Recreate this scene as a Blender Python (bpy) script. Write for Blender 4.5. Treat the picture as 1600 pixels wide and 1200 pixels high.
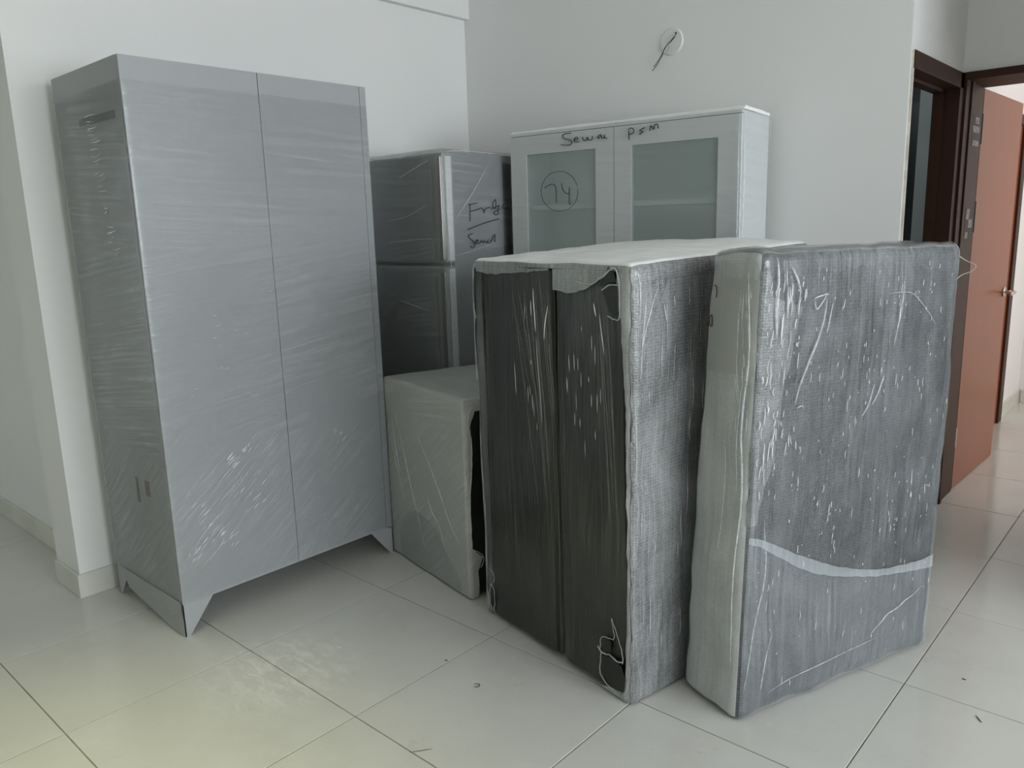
import bpy, bmesh, math, random
from mathutils import Vector, Matrix, noise

C = bpy.context.scene.collection
S = bpy.context.scene
for o in list(bpy.data.objects):
    bpy.data.objects.remove(o)

# ------------------------------------------------------------------ camera
cam = bpy.data.cameras.new('camera')
cam.sensor_fit = 'HORIZONTAL'
cam.sensor_width = 36.0
cam.lens = 1229.9 / 1600 * 36.0
cam.clip_start = 0.05
camo = bpy.data.objects.new('camera', cam)
C.objects.link(camo)
RX, RY, RZ = ((0.74525659, 0.66614772, -0.02898002),
              (0.10949007, -0.16513406, -0.98017481),
              (-0.6577268, 0.72730871, -0.19600381))
camo.matrix_world = Matrix(((RX[0], -RY[0], -RZ[0] * -1 * -1, 0),
                            (RX[1], -RY[1], -RZ[1], 0),
                            (RX[2], -RY[2], -RZ[2], 1.4297),
                            (0, 0, 0, 1)))
S.camera = camo

# ------------------------------------------------------------------ world, daylight through the windows, added lamps, exposure
S.view_settings.view_transform = 'Standard'
S.view_settings.look = 'None'
S.view_settings.gamma = 1.0
S.view_settings.use_curve_mapping = False
S.view_settings.exposure = 0.0
S.cycles.use_denoising = True
S.cycles.denoising_input_passes = 'RGB_ALBEDO_NORMAL'
S.cycles.denoising_prefilter = 'ACCURATE'
S.cycles.max_bounces = 12
S.cycles.diffuse_bounces = 8
S.cycles.glossy_bounces = 5
S.cycles.transmission_bounces = 6
S.cycles.transparent_max_bounces = 24
S.cycles.caustics_reflective = False
S.cycles.caustics_refractive = False
S.cycles.sample_clamp_indirect = 6.0

W = bpy.data.worlds.new('overcast_sky')
S.world = W
W.use_nodes = True
W.node_tree.nodes['Background'].inputs[0].default_value = (0.80, 0.90, 1.0, 1)
W.node_tree.nodes['Background'].inputs[1].default_value = 1.0


def area(name, loc, target, sx, sy, energy, col):
    l = bpy.data.lights.new(name, 'AREA')
    l.shape = 'RECTANGLE'
    l.size, l.size_y = sx, sy
    l.energy = energy
    l.color = col
    o = bpy.data.objects.new(name, l)
    o.location = loc
    d = Vector(target) - Vector(loc)
    o.rotation_euler = d.to_track_quat('-Z', 'Y').to_euler()
    C.objects.link(o)
    return o


area('daylight_main_window', (4.62, 1.35, 1.72), (-3, 1.45, 1.50), 3.0, 1.85, 222, (0.90, 0.955, 1.0))
area('daylight_balcony_door', (-5.75, -1.1, 1.15), (0, -0.6, 0.7), 1.7, 2.0, 3, (0.95, 1.0, 0.70))
area('daylight_far_room_window', (1.72, 5.55, 1.5), (-1, 5.5, 1.4), 1.6, 1.5, 34, (1.0, 0.93, 0.90))
area('added_bathroom_fill', (-1.75, 3.75, 2.3), (-1.38, 4.9, 1.4), 0.4, 0.4, 1.5, (0.88, 0.97, 1.0))  # added fill inside the bathroom, there to brighten the pale pier
sl = bpy.data.lights.new('added_floor_glow_spot', 'SPOT')  # added spot without a fixture, imitates a yellow-green glare on the floor
sl.energy, sl.color, sl.spot_size, sl.spot_blend, sl.shadow_soft_size = 122, (1.0, 0.985, 0.46), math.radians(68), 1.0, 0.12
slo = bpy.data.objects.new('added_floor_glow_spot', sl)
slo.location = (-1.75, 0.0, 2.78)
C.objects.link(slo)


# ------------------------------------------------------------------ helpers
def tag(o, label=None, cat=None, group=None, kind=None):
    if label: o['label'] = label
    if cat: o['category'] = cat
    if group: o['group'] = group
    if kind: o['kind'] = kind
    return o


def link(name, me, m=None, parent=None, smooth=False):
    o = bpy.data.objects.new(name, me)
    C.objects.link(o)
    if m is not None:
        me.materials.append(m)
    if smooth:
        for p in me.polygons: p.use_smooth = True
    if parent is not None:
        o.parent = parent
        o.matrix_parent_inverse = Matrix.Translation(-parent.location)
    return o


def empty(name, loc, label=None, cat=None, kind=None):
    o = bpy.data.objects.new(name, None)
    o.location = loc
    o.empty_display_size = 0.1
    C.objects.link(o)
    return tag(o, label, cat, kind=kind)


def add_box(bm, x0, x1, y0, y1, z0, z1, M=None):
    vs = []
    for z in (z0, z1):
        for x, y in ((x0, y0), (x1, y0), (x1, y1), (x0, y1)):
            v = Vector((x, y, z))
            vs.append(bm.verts.new(M @ v if M else v))
    for f in ((3, 2, 1, 0), (4, 5, 6, 7), (0, 1, 5, 4), (1, 2, 6, 5), (2, 3, 7, 6), (3, 0, 4, 7)):
        bm.faces.new([vs[i] for i in f])


def boxes(name, lst, m, parent=None, bevel=0.0, M=None, seg=2):
    bm = bmesh.new()
    for b in lst:
        add_box(bm, *b, M=M)
    if bevel:
        bmesh.ops.bevel(bm, geom=bm.edges[:], offset=bevel, segments=seg, affect='EDGES', profile=0.6)
    me = bpy.data.meshes.new(name)
    bm.to_mesh(me); bm.free()
    return link(name, me, m, parent)


def prism(name, pts, axis, a0, a1, m, parent=None, M=None, bevel=0.0):
    """polygon pts (2-D) extruded along axis 'x','y' or 'z' from a0 to a1"""
    bm = bmesh.new()
    def mk(p, a):
        v = {'x': (a, p[0], p[1]), 'y': (p[0], a, p[1]), 'z': (p[0], p[1], a)}[axis]
        v = Vector(v)
        return bm.verts.new(M @ v if M else v)
    A = [mk(p, a0) for p in pts]; B = [mk(p, a1) for p in pts]
    bm.faces.new(A); bm.faces.new(list(reversed(B)))
    n = len(pts)
    for i in range(n):
        bm.faces.new((A[i], B[i], B[(i + 1) % n], A[(i + 1) % n]))
    bmesh.ops.recalc_face_normals(bm, faces=bm.faces[:])
    if bevel:
        bmesh.ops.bevel(bm, geom=bm.edges[:], offset=bevel, segments=1, affect='EDGES')
    me = bpy.data.meshes.new(name)
    bm.to_mesh(me); bm.free()
    return link(name, me, m, parent)


def tube_bm(bm, pts, r, sides=6, taper=False):
    pts = [Vector(p) for p in pts]
    rings = []
    for i, p in enumerate(pts):
        t = (pts[min(i + 1, len(pts) - 1)] - pts[max(i - 1, 0)]).normalized()
        a = t.orthogonal().normalized(); b = t.cross(a)
        rr = r
        if taper:
            k = i / (len(pts) - 1)
            rr = r * max(0.08, math.sin(math.pi * k) ** 0.6)
        rings.append([bm.verts.new(p + (a * math.cos(q) + b * math.sin(q)) * rr)
                      for q in (2 * math.pi * j / sides for j in range(sides))])
    # keep ring orientation consistent
    for i in range(len(rings) - 1):
        A, B = rings[i], rings[i + 1]
        best = min(range(sides), key=lambda s: sum((A[j].co - B[(j + s) % sides].co).length for j in range(sides)))
        B = B[best:] + B[:best]
        rings[i + 1] = B
        for j in range(sides):
            bm.faces.new((A[j], A[(j + 1) % sides], B[(j + 1) % sides], B[j]))
    bm.faces.new(list(reversed(rings[0]))); bm.faces.new(rings[-1])


def tubes(name, strokes, r, m, parent=None, sides=6, taper=False):
    bm = bmesh.new()
    for s in strokes:
        tube_bm(bm, s, r, sides, taper)
    me = bpy.data.meshes.new(name)
    bm.to_mesh(me); bm.free()
    return link(name, me, m, parent, True)


def smoothline(pts, n=5):
    """Catmull-Rom through pts"""
    P = [Vector(p) for p in pts]
    if len(P) < 3:
        return [P[0].lerp(P[-1], i / 6) for i in range(7)]
    out = []
    for i in range(len(P) - 1):
        p0, p1, p2, p3 = P[max(i - 1, 0)], P[i], P[i + 1], P[min(i + 2, len(P) - 1)]
        for k in range(n):
            t = k / n
            out.append(0.5 * ((2 * p1) + (p2 - p0) * t + (2 * p0 - 5 * p1 + 4 * p2 - p3) * t * t
                              + (3 * p1 - p0 - 3 * p2 + p3) * t ** 3))
    out.append(P[-1])
    return out


# ------------------------------------------------------------------ materials
class NT:
    def __init__(self, name):
        self.m = bpy.data.materials.new(name)
        self.m.use_nodes = True
        self.t = self.m.node_tree
        self.b = self.t.nodes['Principled BSDF']
        self.out = self.t.nodes['Material Output']

    def n(self, typ, **kw):
        nd = self.t.nodes.new(typ)
        for k, v in kw.items():
            if k.startswith('i_'):
                key = k[2:]
                key = int(key) if key.isdigit() else key.replace('_', ' ')
                s = nd.inputs[key]
                if isinstance(v, bpy.types.NodeSocket):
                    self.t.links.new(v, s)
                else:
                    s.default_value = v
            else:
                setattr(nd, k, v)
        return nd

    def l(self, a, b): self.t.links.new(a, b)

    def math(self, op, a, b=0.0, clamp=False):
        nd = self.n('ShaderNodeMath', operation=op, use_clamp=clamp)
        for i, v in enumerate((a, b)):
            if isinstance(v, bpy.types.NodeSocket): self.l(v, nd.inputs[i])
            else: nd.inputs[i].default_value = v
        return nd.outputs[0]

    def ramp(self, fac, stops):
        nd = self.n('ShaderNodeValToRGB')
        self.l(fac, nd.inputs[0])
        e = nd.color_ramp.elements
        while len(e) < len(stops): e.new(0.5)
        for el, (p, c) in zip(e, stops):
            el.position = p
            el.color = (c, c, c, 1) if not isinstance(c, tuple) else (*c, 1)
        return nd.outputs[0]

    def maprange(self, v, a, b, c, d, smooth=False):
        nd = self.n('ShaderNodeMapRange', clamp=True)
        if smooth: nd.interpolation_type = 'SMOOTHSTEP'
        self.l(v, nd.inputs[0])
        for i, x in zip((1, 2, 3, 4), (a, b, c, d)): nd.inputs[i].default_value = x
        return nd.outputs[0]

    def coords(self, kind='Generated'):
        return self.n('ShaderNodeTexCoord').outputs[kind]

    def scaled(self, vec, s):
        nd = self.n('ShaderNodeMapping')
        self.l(vec, nd.inputs[0])
        nd.inputs['Scale'].default_value = s
        return nd.outputs[0]

    def noise(self, vec, scale, detail=3, rough=0.5, dist=0.0):
        nd = self.n('ShaderNodeTexNoise')
        self.l(vec, nd.inputs['Vector'])
        nd.inputs['Scale'].default_value = scale
        nd.inputs['Detail'].default_value = detail
        nd.inputs['Roughness'].default_value = rough
        nd.inputs['Distortion'].default_value = dist
        return nd.outputs[0]

    def bump(self, h, strength, distance, normal=None):
        nd = self.n('ShaderNodeBump')
        self.l(h, nd.inputs['Height'])
        nd.inputs['Strength'].default_value = strength
        nd.inputs['Distance'].default_value = distance
        if normal is not None: self.l(normal, nd.inputs['Normal'])
        return nd.outputs[0]

    def mixc(self, fac, a, b):
        nd = self.n('ShaderNodeMix', data_type='RGBA')
        for i, v in ((0, fac), (6, a), (7, b)):
            if isinstance(v, bpy.types.NodeSocket): self.l(v, nd.inputs[i])
            else: nd.inputs[i].default_value = (*v, 1) if isinstance(v, tuple) else v
        return nd.outputs[2]


def simple(name, col, rough=0.6, metal=0.0, spec=0.5, var=0.04, scale=3.0, bump=0.0, bscale=60, coat=0.0):
    t = NT(name)
    P = t.coords('Object')
    n = t.noise(P, scale, 4)
    a = tuple(max(0, c * (1 - var)) for c in col); b = tuple(min(1, c * (1 + var)) for c in col)
    t.l(t.mixc(t.maprange(n, 0.3, 0.7, 0, 1), a, b), t.b.inputs['Base Color'])
    t.b.inputs['Roughness'].default_value = rough
    t.b.inputs['Metallic'].default_value = metal
    t.b.inputs['Specular IOR Level'].default_value = spec
    t.b.inputs['Coat Weight'].default_value = coat
    if bump:
        t.l(t.bump(t.noise(P, bscale, 3), bump, 0.002), t.b.inputs['Normal'])
    return t.m


M_wall = simple('white_wall_paint', (0.80, 0.80, 0.793), 0.7, spec=0.3, var=0.015, scale=1.3, bump=0.06, bscale=35)
M_wall_dim = simple('grey_green_bounce_dimming_paint', (0.52, 0.53, 0.49), 0.7, spec=0.3, var=0.02)  # for unseen walls, darkened to weaken the light they bounce
M_ceil = simple('ceiling_paint', (0.88, 0.88, 0.87), 0.8, spec=0.2, var=0.01)
M_smear = simple('cement_smear', (0.26, 0.25, 0.23), 0.9, var=0.5, scale=60)
M_plaster_edge = simple('raw_plaster_edge', (0.62, 0.58, 0.52), 0.8, var=0.15, scale=20)
M_base = simple('skirting_tile', (0.66, 0.66, 0.60), 0.25, var=0.06, scale=4)
M_bath = simple('bathroom_grey_tile', (0.13, 0.155, 0.16), 0.35, var=0.1)
M_bath_dark = simple('bathroom_dark_tile', (0.10, 0.125, 0.13), 0.25, var=0.1)
M_bath_pale = simple('bathroom_pale_pier', (0.74, 0.80, 0.80), 0.5, var=0.1)
M_chrome = simple('brushed_chrome', (0.66, 0.62, 0.58), 0.25, metal=1.0, var=0.05)
M_steelgrey = simple('grey_painted_steel', (0.36, 0.372, 0.385), 0.42, var=0.03, scale=1.6, spec=0.45)
M_whitesteel = simple('white_painted_steel', (0.69, 0.71, 0.715), 0.4, var=0.02, scale=1.5)
M_seam = simple('dark_seam', (0.02, 0.022, 0.022), 0.6)
M_labelplate = simple('dark_rating_plate', (0.16, 0.16, 0.15), 0.5, var=0.2, scale=30)
M_rust = simple('rust_smudge', (0.20, 0.155, 0.13), 0.7, var=0.2, scale=12)
M_fridge_door = simple('dark_grey_fridge_door', (0.28, 0.30, 0.295), 0.36, var=0.12, scale=3, coat=0.2)
M_fridge_side = simple('grey_fridge_side', (0.235, 0.24, 0.25), 0.45, var=0.08, scale=3)
M_black = simple('black_inner_board', (0.011, 0.012, 0.008), 0.45, var=0.2, scale=8)
M_ink = simple('black_marker_ink', (0.012, 0.012, 0.014), 0.5)
M_wire = simple('black_wire', (0.02, 0.02, 0.02), 0.4)
M_plate = simple('white_wall_disc', (0.74, 0.74, 0.74), 0.4, var=0.02)
M_frame_window = simple('aluminium_window_frame', (0.6, 0.6, 0.6), 0.35, metal=0.6)
M_crumb = simple('dark_debris', (0.06, 0.055, 0.05), 0.8)
M_chalk = simple('white_plaster_crumb', (0.75, 0.74, 0.68), 0.8)
M_paper = simple('white_paper_sheet', (0.60, 0.60, 0.575), 0.6, var=0.05, scale=6)
M_grout = simple('tile_grout', (0.24, 0.21, 0.165), 0.9, var=0.25, scale=9)


def wood_mat(name, col, rough):
    t = NT(name)
    P = t.coords('Object')
    g = t.noise(t.scaled(P, (22, 22, 0.5)), 3.0, 3, 0.5, 0.1)
    g2 = t.noise(P, 1.2, 2)
    c = t.mixc(t.maprange(g, 0.3, 0.7, 0, 1), tuple(x * 0.93 for x in col), tuple(min(1, x * 1.06) for x in col))
    c2 = t.mixc(t.maprange(g2, 0.35, 0.65, 0, 0.25), c, tuple(x * 0.7 for x in col))
    t.l(c2, t.b.inputs['Base Color'])
    t.b.inputs['Roughness'].default_value = rough
    t.b.inputs['Specular IOR Level'].default_value = 0.22 if rough > 0.4 else 0.4
    t.l(t.bump(g, 0.02, 0.0005), t.b.inputs['Normal'])
    return t.m


M_leaf = wood_mat('reddish_brown_door_laminate', (0.265, 0.080, 0.031), 0.30)
M_frame = wood_mat('dark_brown_frame_wood', (0.050, 0.021, 0.013), 0.5)


def tile_mat():
    t = NT('polished_cream_floor_tile')
    P = t.coords('Object')
    info = t.n('ShaderNodeObjectInfo').outputs['Random']
    v = t.noise(P, 1.1, 5, 0.6, 0.8)
    base = t.mixc(t.maprange(v, 0.3, 0.7, 0, 1), (0.60, 0.595, 0.555), (0.68, 0.675, 0.64))
    base = t.mixc(t.math('MULTIPLY', info, 0.25), base, (0.60, 0.59, 0.54))
    # dusty patches and fine dark marks
    d1 = t.noise(P, 2.1, 8, 0.72)
    d2 = t.noise(P, 17.0, 5, 0.75)
    dust = t.math('MULTIPLY', t.maprange(d1, 0.56, 0.72, 0, 1), t.maprange(d2, 0.48, 0.68, 0, 1))
    c = t.mixc(t.math('MULTIPLY', dust, 0.5), base, (0.78, 0.77, 0.72))
    s1 = t.noise(t.scaled(P, (1, 1.8, 1)), 26.0, 6, 0.8)
    spots = t.maprange(s1, 0.70, 0.78, 0, 0.5)
    c = t.mixc(spots, c, (0.12, 0.11, 0.10))
    G = t.n('ShaderNodeNewGeometry').outputs['Position']
    dv = t.n('ShaderNodeVectorMath', operation='DISTANCE'); t.l(G, dv.inputs[0]); dv.inputs[1].default_value = (-2.20, 1.24, 0)
    pn = t.noise(t.scaled(G, (1.0, 2.2, 1.0)), 13.0, 7, 0.75, 0.5)
    pm = t.math('MULTIPLY', t.maprange(dv.outputs['Value'], 0.05, 0.34, 1, 0, True), t.maprange(pn, 0.44, 0.62, 0, 1))
    c = t.mixc(t.math('MULTIPLY', pm, 0.75), c, (0.84, 0.82, 0.76))
    pn2 = t.noise(t.scaled(G, (1.6, 1.0, 1.0)), 11.0, 7, 0.78, 0.5)
    c = t.mixc(t.maprange(pn2, 0.60, 0.72, 0, 0.28), c, (0.36, 0.34, 0.29))
    g = t.maprange(t.noise(P, 0.8, 4, 0.7), 0.52, 0.7, 0, 0.28)
    c = t.mixc(g, c, (0.44, 0.42, 0.37))
    t.l(c, t.b.inputs['Base Color'])
    r = t.maprange(d1, 0.4, 0.7, 0.10, 0.26)
    t.l(r, t.b.inputs['Roughness'])
    t.b.inputs['Specular IOR Level'].default_value = 0.55
    t.l(t.bump(t.noise(P, 3.0, 2), 0.05, 0.01), t.b.inputs['Normal'])
    return t.m


M_tile = tile_mat()


def film_mat(name, lo, hi, kind, col=(0.80, 0.82, 0.84), rough=0.16, bump=0.5, spec=0.6, dist=0.004):
    """clear stretch film: transparent, with milky pulled streaks and glossy wrinkles.
    kind 'h' = streaks that run round the parcel and tilt lower down, 'v' = streaks that run up it"""
    t = NT(name)
    uv = t.n('ShaderNodeUVMap').outputs[0]
    sep = t.n('ShaderNodeSeparateXYZ'); t.l(uv, sep.inputs[0])
    u, v = sep.outputs[0], sep.outputs[1]
    cl = t.noise(uv, 3.2, 4, 0.6)
    if kind == 'h':
        def streak(k, su, sv, seed):
            s = t.math('SUBTRACT', v, t.math('MULTIPLY', u, k))
            w = t.math('ADD', t.math('MULTIPLY', u, 1.0), t.math('MULTIPLY', v, k))
            cb = t.n('ShaderNodeCombineXYZ')
            t.l(t.math('MULTIPLY', w, su), cb.inputs[0]); t.l(t.math('MULTIPLY', s, sv), cb.inputs[1])
            cb.inputs[2].default_value = seed
            return t.noise(cb.outputs[0], 1.0, 3, 0.55, 0.15)
        top = streak(-0.06, 1.5, 48, 3.1)
        mid = streak(0.13, 2.2, 70, 7.7)
        low = streak(0.80, 3.0, 66, 1.9)
        cloud = t.math('MULTIPLY', t.math('SUBTRACT', cl, 0.5), 0.7)
        vv = t.math('ADD', v, cloud)
        m1 = t.maprange(vv, 1.35, 1.5, 0, 1, True)
        m2 = t.maprange(vv, 0.60, 0.76, 0, 1, True)
        h = t.math('ADD', t.math('MULTIPLY', low, t.math('SUBTRACT', 1.0, m2)), t.math('MULTIPLY', mid, m2))
        h = t.math('ADD', t.math('MULTIPLY', h, t.math('SUBTRACT', 1.0, m1)), t.math('MULTIPLY', top, m1))
    else:
        cb = t.n('ShaderNodeCombineXYZ')
        warp = t.math('MULTIPLY', t.math('SUBTRACT', t.noise(uv, 1.6, 2), 0.5), 0.12)
        t.l(t.math('MULTIPLY', t.math('ADD', u, warp), 78), cb.inputs[0]); t.l(t.math('MULTIPLY', v, 2.6), cb.inputs[1])
        h = t.noise(cb.outputs[0], 1.0, 4, 0.6, 0.1)
    mask = t.maprange(cl, 0.38, 0.60, 0.12, 1.0)
    milky = t.math('MULTIPLY', t.maprange(h, 0.40, 0.72, 0, 1), mask)
    alpha = t.math('ADD', t.math('MULTIPLY', milky, hi - lo), lo, True)
    crinkle = t.noise(uv, 46, 2, 0.5, 0.3)
    hb = t.math('ADD', t.math('MULTIPLY', h, 1.0), t.math('MULTIPLY', crinkle, 0.03 if kind == 'v' else 0.08))
    nrm = t.bump(hb, bump, dist)
    dif = t.n('ShaderNodeBsdfDiffuse'); dif.inputs[0].default_value = (*col, 1)
    tr = t.n('ShaderNodeBsdfTransparent'); tr.inputs[0].default_value = (0.97, 0.98, 0.98, 1)
    gl = t.n('ShaderNodeBsdfGlossy'); gl.inputs[0].default_value = (1, 1, 1, 1)
    gl.inputs['Roughness'].default_value = rough
    t.l(nrm, gl.inputs['Normal']); t.l(nrm, dif.inputs['Normal'])
    mx = t.n('ShaderNodeMixShader'); t.l(alpha, mx.inputs[0]); t.l(tr.outputs[0], mx.inputs[1]); t.l(dif.outputs[0], mx.inputs[2])
    fr = t.n('ShaderNodeFresnel'); fr.inputs[0].default_value = 1.45; t.l(nrm, fr.inputs['Normal'])
    ff = t.math('ADD', t.math('MULTIPLY', fr.outputs[0], spec), 0.015 * spec, True)
    mg = t.n('ShaderNodeMixShader'); t.l(ff, mg.inputs[0]); t.l(mx.outputs[0], mg.inputs[1]); t.l(gl.outputs[0], mg.inputs[2])
    t.l(mg.outputs[0], t.out.inputs[0])
    return t.m


def bubble_mat(name, under, over, lo=0.0, hi=1.0, cell=105.0, rough=0.30, bump=0.6, streak=0.5, coat=0.35, painted_sparkle=0.8):
    """bubble wrap or foam pulled tight over a darker board: `under` is the board showing through one layer,
    `over` is the wrap where layers pile up; small domes, upright creases, painted sparkles"""
    t = NT(name)
    uv = t.n('ShaderNodeUVMap').outputs[0]
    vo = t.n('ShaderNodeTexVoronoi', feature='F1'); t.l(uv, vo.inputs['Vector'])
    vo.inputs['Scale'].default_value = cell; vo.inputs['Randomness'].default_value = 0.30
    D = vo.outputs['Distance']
    cl = t.noise(uv, 2.4, 6, 0.66, 0.7)
    sep = t.n('ShaderNodeSeparateXYZ'); t.l(uv, sep.inputs[0])
    def strk(su, sv, det, seed):
        cb = t.n('ShaderNodeCombineXYZ')
        warp = t.math('MULTIPLY', t.math('SUBTRACT', t.noise(uv, 2.2, 2), 0.5), 0.08)
        t.l(t.math('MULTIPLY', t.math('ADD', sep.outputs[0], warp), su), cb.inputs[0])
        t.l(t.math('MULTIPLY', sep.outputs[1], sv), cb.inputs[1]); cb.inputs[2].default_value = seed
        return t.noise(cb.outputs[0], 1.0, det, 0.62, 0.15)
    h = strk(70, 2.2, 4, 0.0)
    h2 = strk(16, 1.1, 3, 4.0)
    fine = t.noise(uv, 85, 4, 0.75, 0.4)
    a = t.math('ADD', t.math('MULTIPLY', t.maprange(h, 0.38, 0.68, 0, 1), streak * 0.6), t.math('MULTIPLY', t.maprange(h2, 0.38, 0.66, 0, 1), streak * 0.4))
    a = t.math('ADD', a, t.math('MULTIPLY', t.maprange(cl, 0.40, 0.68, 0, 1), 1 - streak))
    a = t.math('ADD', t.math('MULTIPLY', a, hi - lo), lo)
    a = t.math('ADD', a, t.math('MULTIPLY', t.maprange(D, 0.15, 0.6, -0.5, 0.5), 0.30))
    a = t.math('ADD', a, t.math('MULTIPLY', t.math('SUBTRACT', fine, 0.5), 0.5), True)
    col = t.mixc(a, under, over)
    # sparkle on the film painted into the colour: short upright white ticks
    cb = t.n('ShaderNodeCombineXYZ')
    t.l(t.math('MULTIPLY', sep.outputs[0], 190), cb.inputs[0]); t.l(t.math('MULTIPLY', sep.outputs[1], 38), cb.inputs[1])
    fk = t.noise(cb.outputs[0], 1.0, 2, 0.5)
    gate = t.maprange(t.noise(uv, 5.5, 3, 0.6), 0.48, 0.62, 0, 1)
    f = t.math('MULTIPLY', t.maprange(fk, 0.69, 0.76, 0, painted_sparkle), gate)
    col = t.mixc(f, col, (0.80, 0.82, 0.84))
    t.l(col, t.b.inputs['Base Color'])
    t.b.inputs['Roughness'].default_value = rough
    t.b.inputs['Coat Weight'].default_value = coat
    t.b.inputs['Coat Roughness'].default_value = 0.12
    hb = t.math('ADD', t.math('MULTIPLY', t.math('SUBTRACT', 1.0, D), 0.30), t.math('ADD', t.math('MULTIPLY', h, 0.8), t.math('MULTIPLY', fine, 0.6)))
    nrm = t.bump(hb, bump, 0.0035)
    t.l(nrm, t.b.inputs['Normal']); t.l(nrm, t.b.inputs['Coat Normal'])
    return t.m


def crease_mat(name, alpha, col=(0.86, 0.88, 0.90), rough=0.12):
    t = NT(name)
    P = t.coords('Object')
    n = t.maprange(t.noise(P, 26, 3, 0.7), 0.35, 0.65, alpha * 0.35, alpha)
    t.b.inputs['Base Color'].default_value = (*col, 1)
    t.b.inputs['Roughness'].default_value = rough
    t.b.inputs['Specular IOR Level'].default_value = 0.8
    t.l(n, t.b.inputs['Alpha'])
    return t.m


M_film_wardrobe = film_mat('stretch_film_wardrobe', 0.02, 0.40, 'h', col=(0.62, 0.63, 0.64), rough=0.20, bump=0.5, spec=0.55, dist=0.0030)
M_film_skirt = film_mat('stretch_film_layers', 0.93, 1.0, 'h', col=(0.335, 0.345, 0.345), rough=0.35, bump=0.2, spec=0.1)
M_film_fridge = film_mat('stretch_film_fridge', 0.07, 0.22, 'h', rough=0.18, bump=0.3, spec=0.5, dist=0.002)
M_film_cabinet = film_mat('stretch_film_cabinet', 0.04, 0.17, 'h', col=(0.72, 0.74, 0.74), rough=0.25, bump=0.2, spec=0.35, dist=0.002)
M_film_black = film_mat('stretch_film_black_parcel', 0.0, 0.13, 'v', col=(0.42, 0.43, 0.38), rough=0.14, bump=0.35, spec=0.45)
M_film_right = film_mat('stretch_film_pale_parcel', 0.01, 0.12, 'v', rough=0.14, bump=0.35, spec=0.55, dist=0.003)
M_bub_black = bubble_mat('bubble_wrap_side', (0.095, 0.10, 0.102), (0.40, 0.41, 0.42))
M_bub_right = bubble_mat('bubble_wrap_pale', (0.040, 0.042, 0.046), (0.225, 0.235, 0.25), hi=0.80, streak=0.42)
M_foam_small = film_mat('foam_wrap_small', 0.75, 0.95, 'h', col=(0.51, 0.52, 0.50), rough=0.3, bump=0.25, spec=0.4)
M_foam_end = bubble_mat('foam_end_wrap', (0.46, 0.47, 0.465), (0.88, 0.89, 0.885), lo=0.2, cell=160, rough=0.4, bump=0.35, coat=0.15, painted_sparkle=0.4)
M_foam_top = film_mat('foam_top_wrap', 0.92, 1.0, 'h', col=(0.93, 0.93, 0.93), rough=0.3, bump=0.3, spec=0.35)
M_foam_edge = simple('crumpled_foam_edge', (0.44, 0.45, 0.44), 0.45, var=0.25, scale=22, bump=0.8, bscale=120)
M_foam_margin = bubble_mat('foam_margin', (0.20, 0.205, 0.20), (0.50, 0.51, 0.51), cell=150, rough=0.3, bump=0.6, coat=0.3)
M_foam_veil = film_mat('foam_veil', 0.04, 0.20, 'v', col=(0.60, 0.63, 0.66), bump=0.2, rough=0.3, spec=0.3)
M_foam_over = bubble_mat('crumpled_overlap', (0.085, 0.088, 0.092), (0.40, 0.41, 0.42), cell=130, rough=0.25, bump=0.9, coat=0.4, painted_sparkle=1.0)
M_foam_sheet = film_mat('foam_sheet_low', 0.12, 0.28, 'v', col=(0.62, 0.66, 0.70), bump=0.2, rough=0.3, spec=0.3)
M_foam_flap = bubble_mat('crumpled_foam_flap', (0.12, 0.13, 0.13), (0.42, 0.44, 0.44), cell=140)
M_foam_hem = film_mat('foam_sheet_hem', 0.30, 0.46, 'v', col=(0.70, 0.74, 0.78), bump=0.2, rough=0.35, spec=0.3)
M_pleat = crease_mat('film_pleat', 0.55)
M_pleat_dark = crease_mat('film_pleat_olive', 0.20, (0.40, 0.40, 0.34), 0.10)
M_glint = simple('painted_film_highlight', (0.92, 0.93, 0.95), 0.10, var=0.02, spec=0.9)  # near-white ticks stand in for highlights on the film
M_core_right = simple('slate_board_core', (0.115, 0.125, 0.130), 0.55, var=0.15, scale=3)
M_core_side = simple('dark_grey_side_core', (0.080, 0.084, 0.086), 0.55, var=0.25, scale=3)
M_core_small = simple('dark_grey_appliance_shell', (0.13, 0.135, 0.13), 0.5, var=0.1)


def ribbed_mat():
    t = NT('ribbed_black_olive_board')
    P = t.n('ShaderNodeUVMap').outputs[0]
    sep = t.n('ShaderNodeSeparateXYZ'); t.l(P, sep.inputs[0])
    s = t.math('SINE', t.math('MULTIPLY', sep.outputs[0], 400.0))
    cb = t.n('ShaderNodeCombineXYZ')
    t.l(t.math('MULTIPLY', sep.outputs[0], 40), cb.inputs[0]); t.l(t.math('MULTIPLY', sep.outputs[1], 1.2), cb.inputs[1])
    g = t.noise(cb.outputs[0], 1.0, 3)
    k = t.math('MULTIPLY', t.maprange(s, -0.2, 1.0, 0, 1), t.maprange(g, 0.3, 0.65, 0.2, 1))
    t.l(t.mixc(k, (0.022, 0.023, 0.018), (0.036, 0.037, 0.029)), t.b.inputs['Base Color'])
    t.b.inputs['Roughness'].default_value = 0.35
    t.l(t.bump(s, 0.25, 0.001), t.b.inputs['Normal'])
    return t.m


M_ribbed = ribbed_mat()


def glass_pane_mat():
    t = NT('green_grey_cabinet_glass')
    t.b.inputs['Base Color'].default_value = (0.62, 0.72, 0.70, 1)
    t.b.inputs['Roughness'].default_value = 0.08
    t.b.inputs['Alpha'].default_value = 0.30
    n = t.noise(t.coords('Object'), 4, 2)
    t.l(t.maprange(n, 0.3, 0.7, 0.05, 0.12), t.b.inputs['Roughness'])
    return t.m


M_glass = glass_pane_mat()

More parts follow.
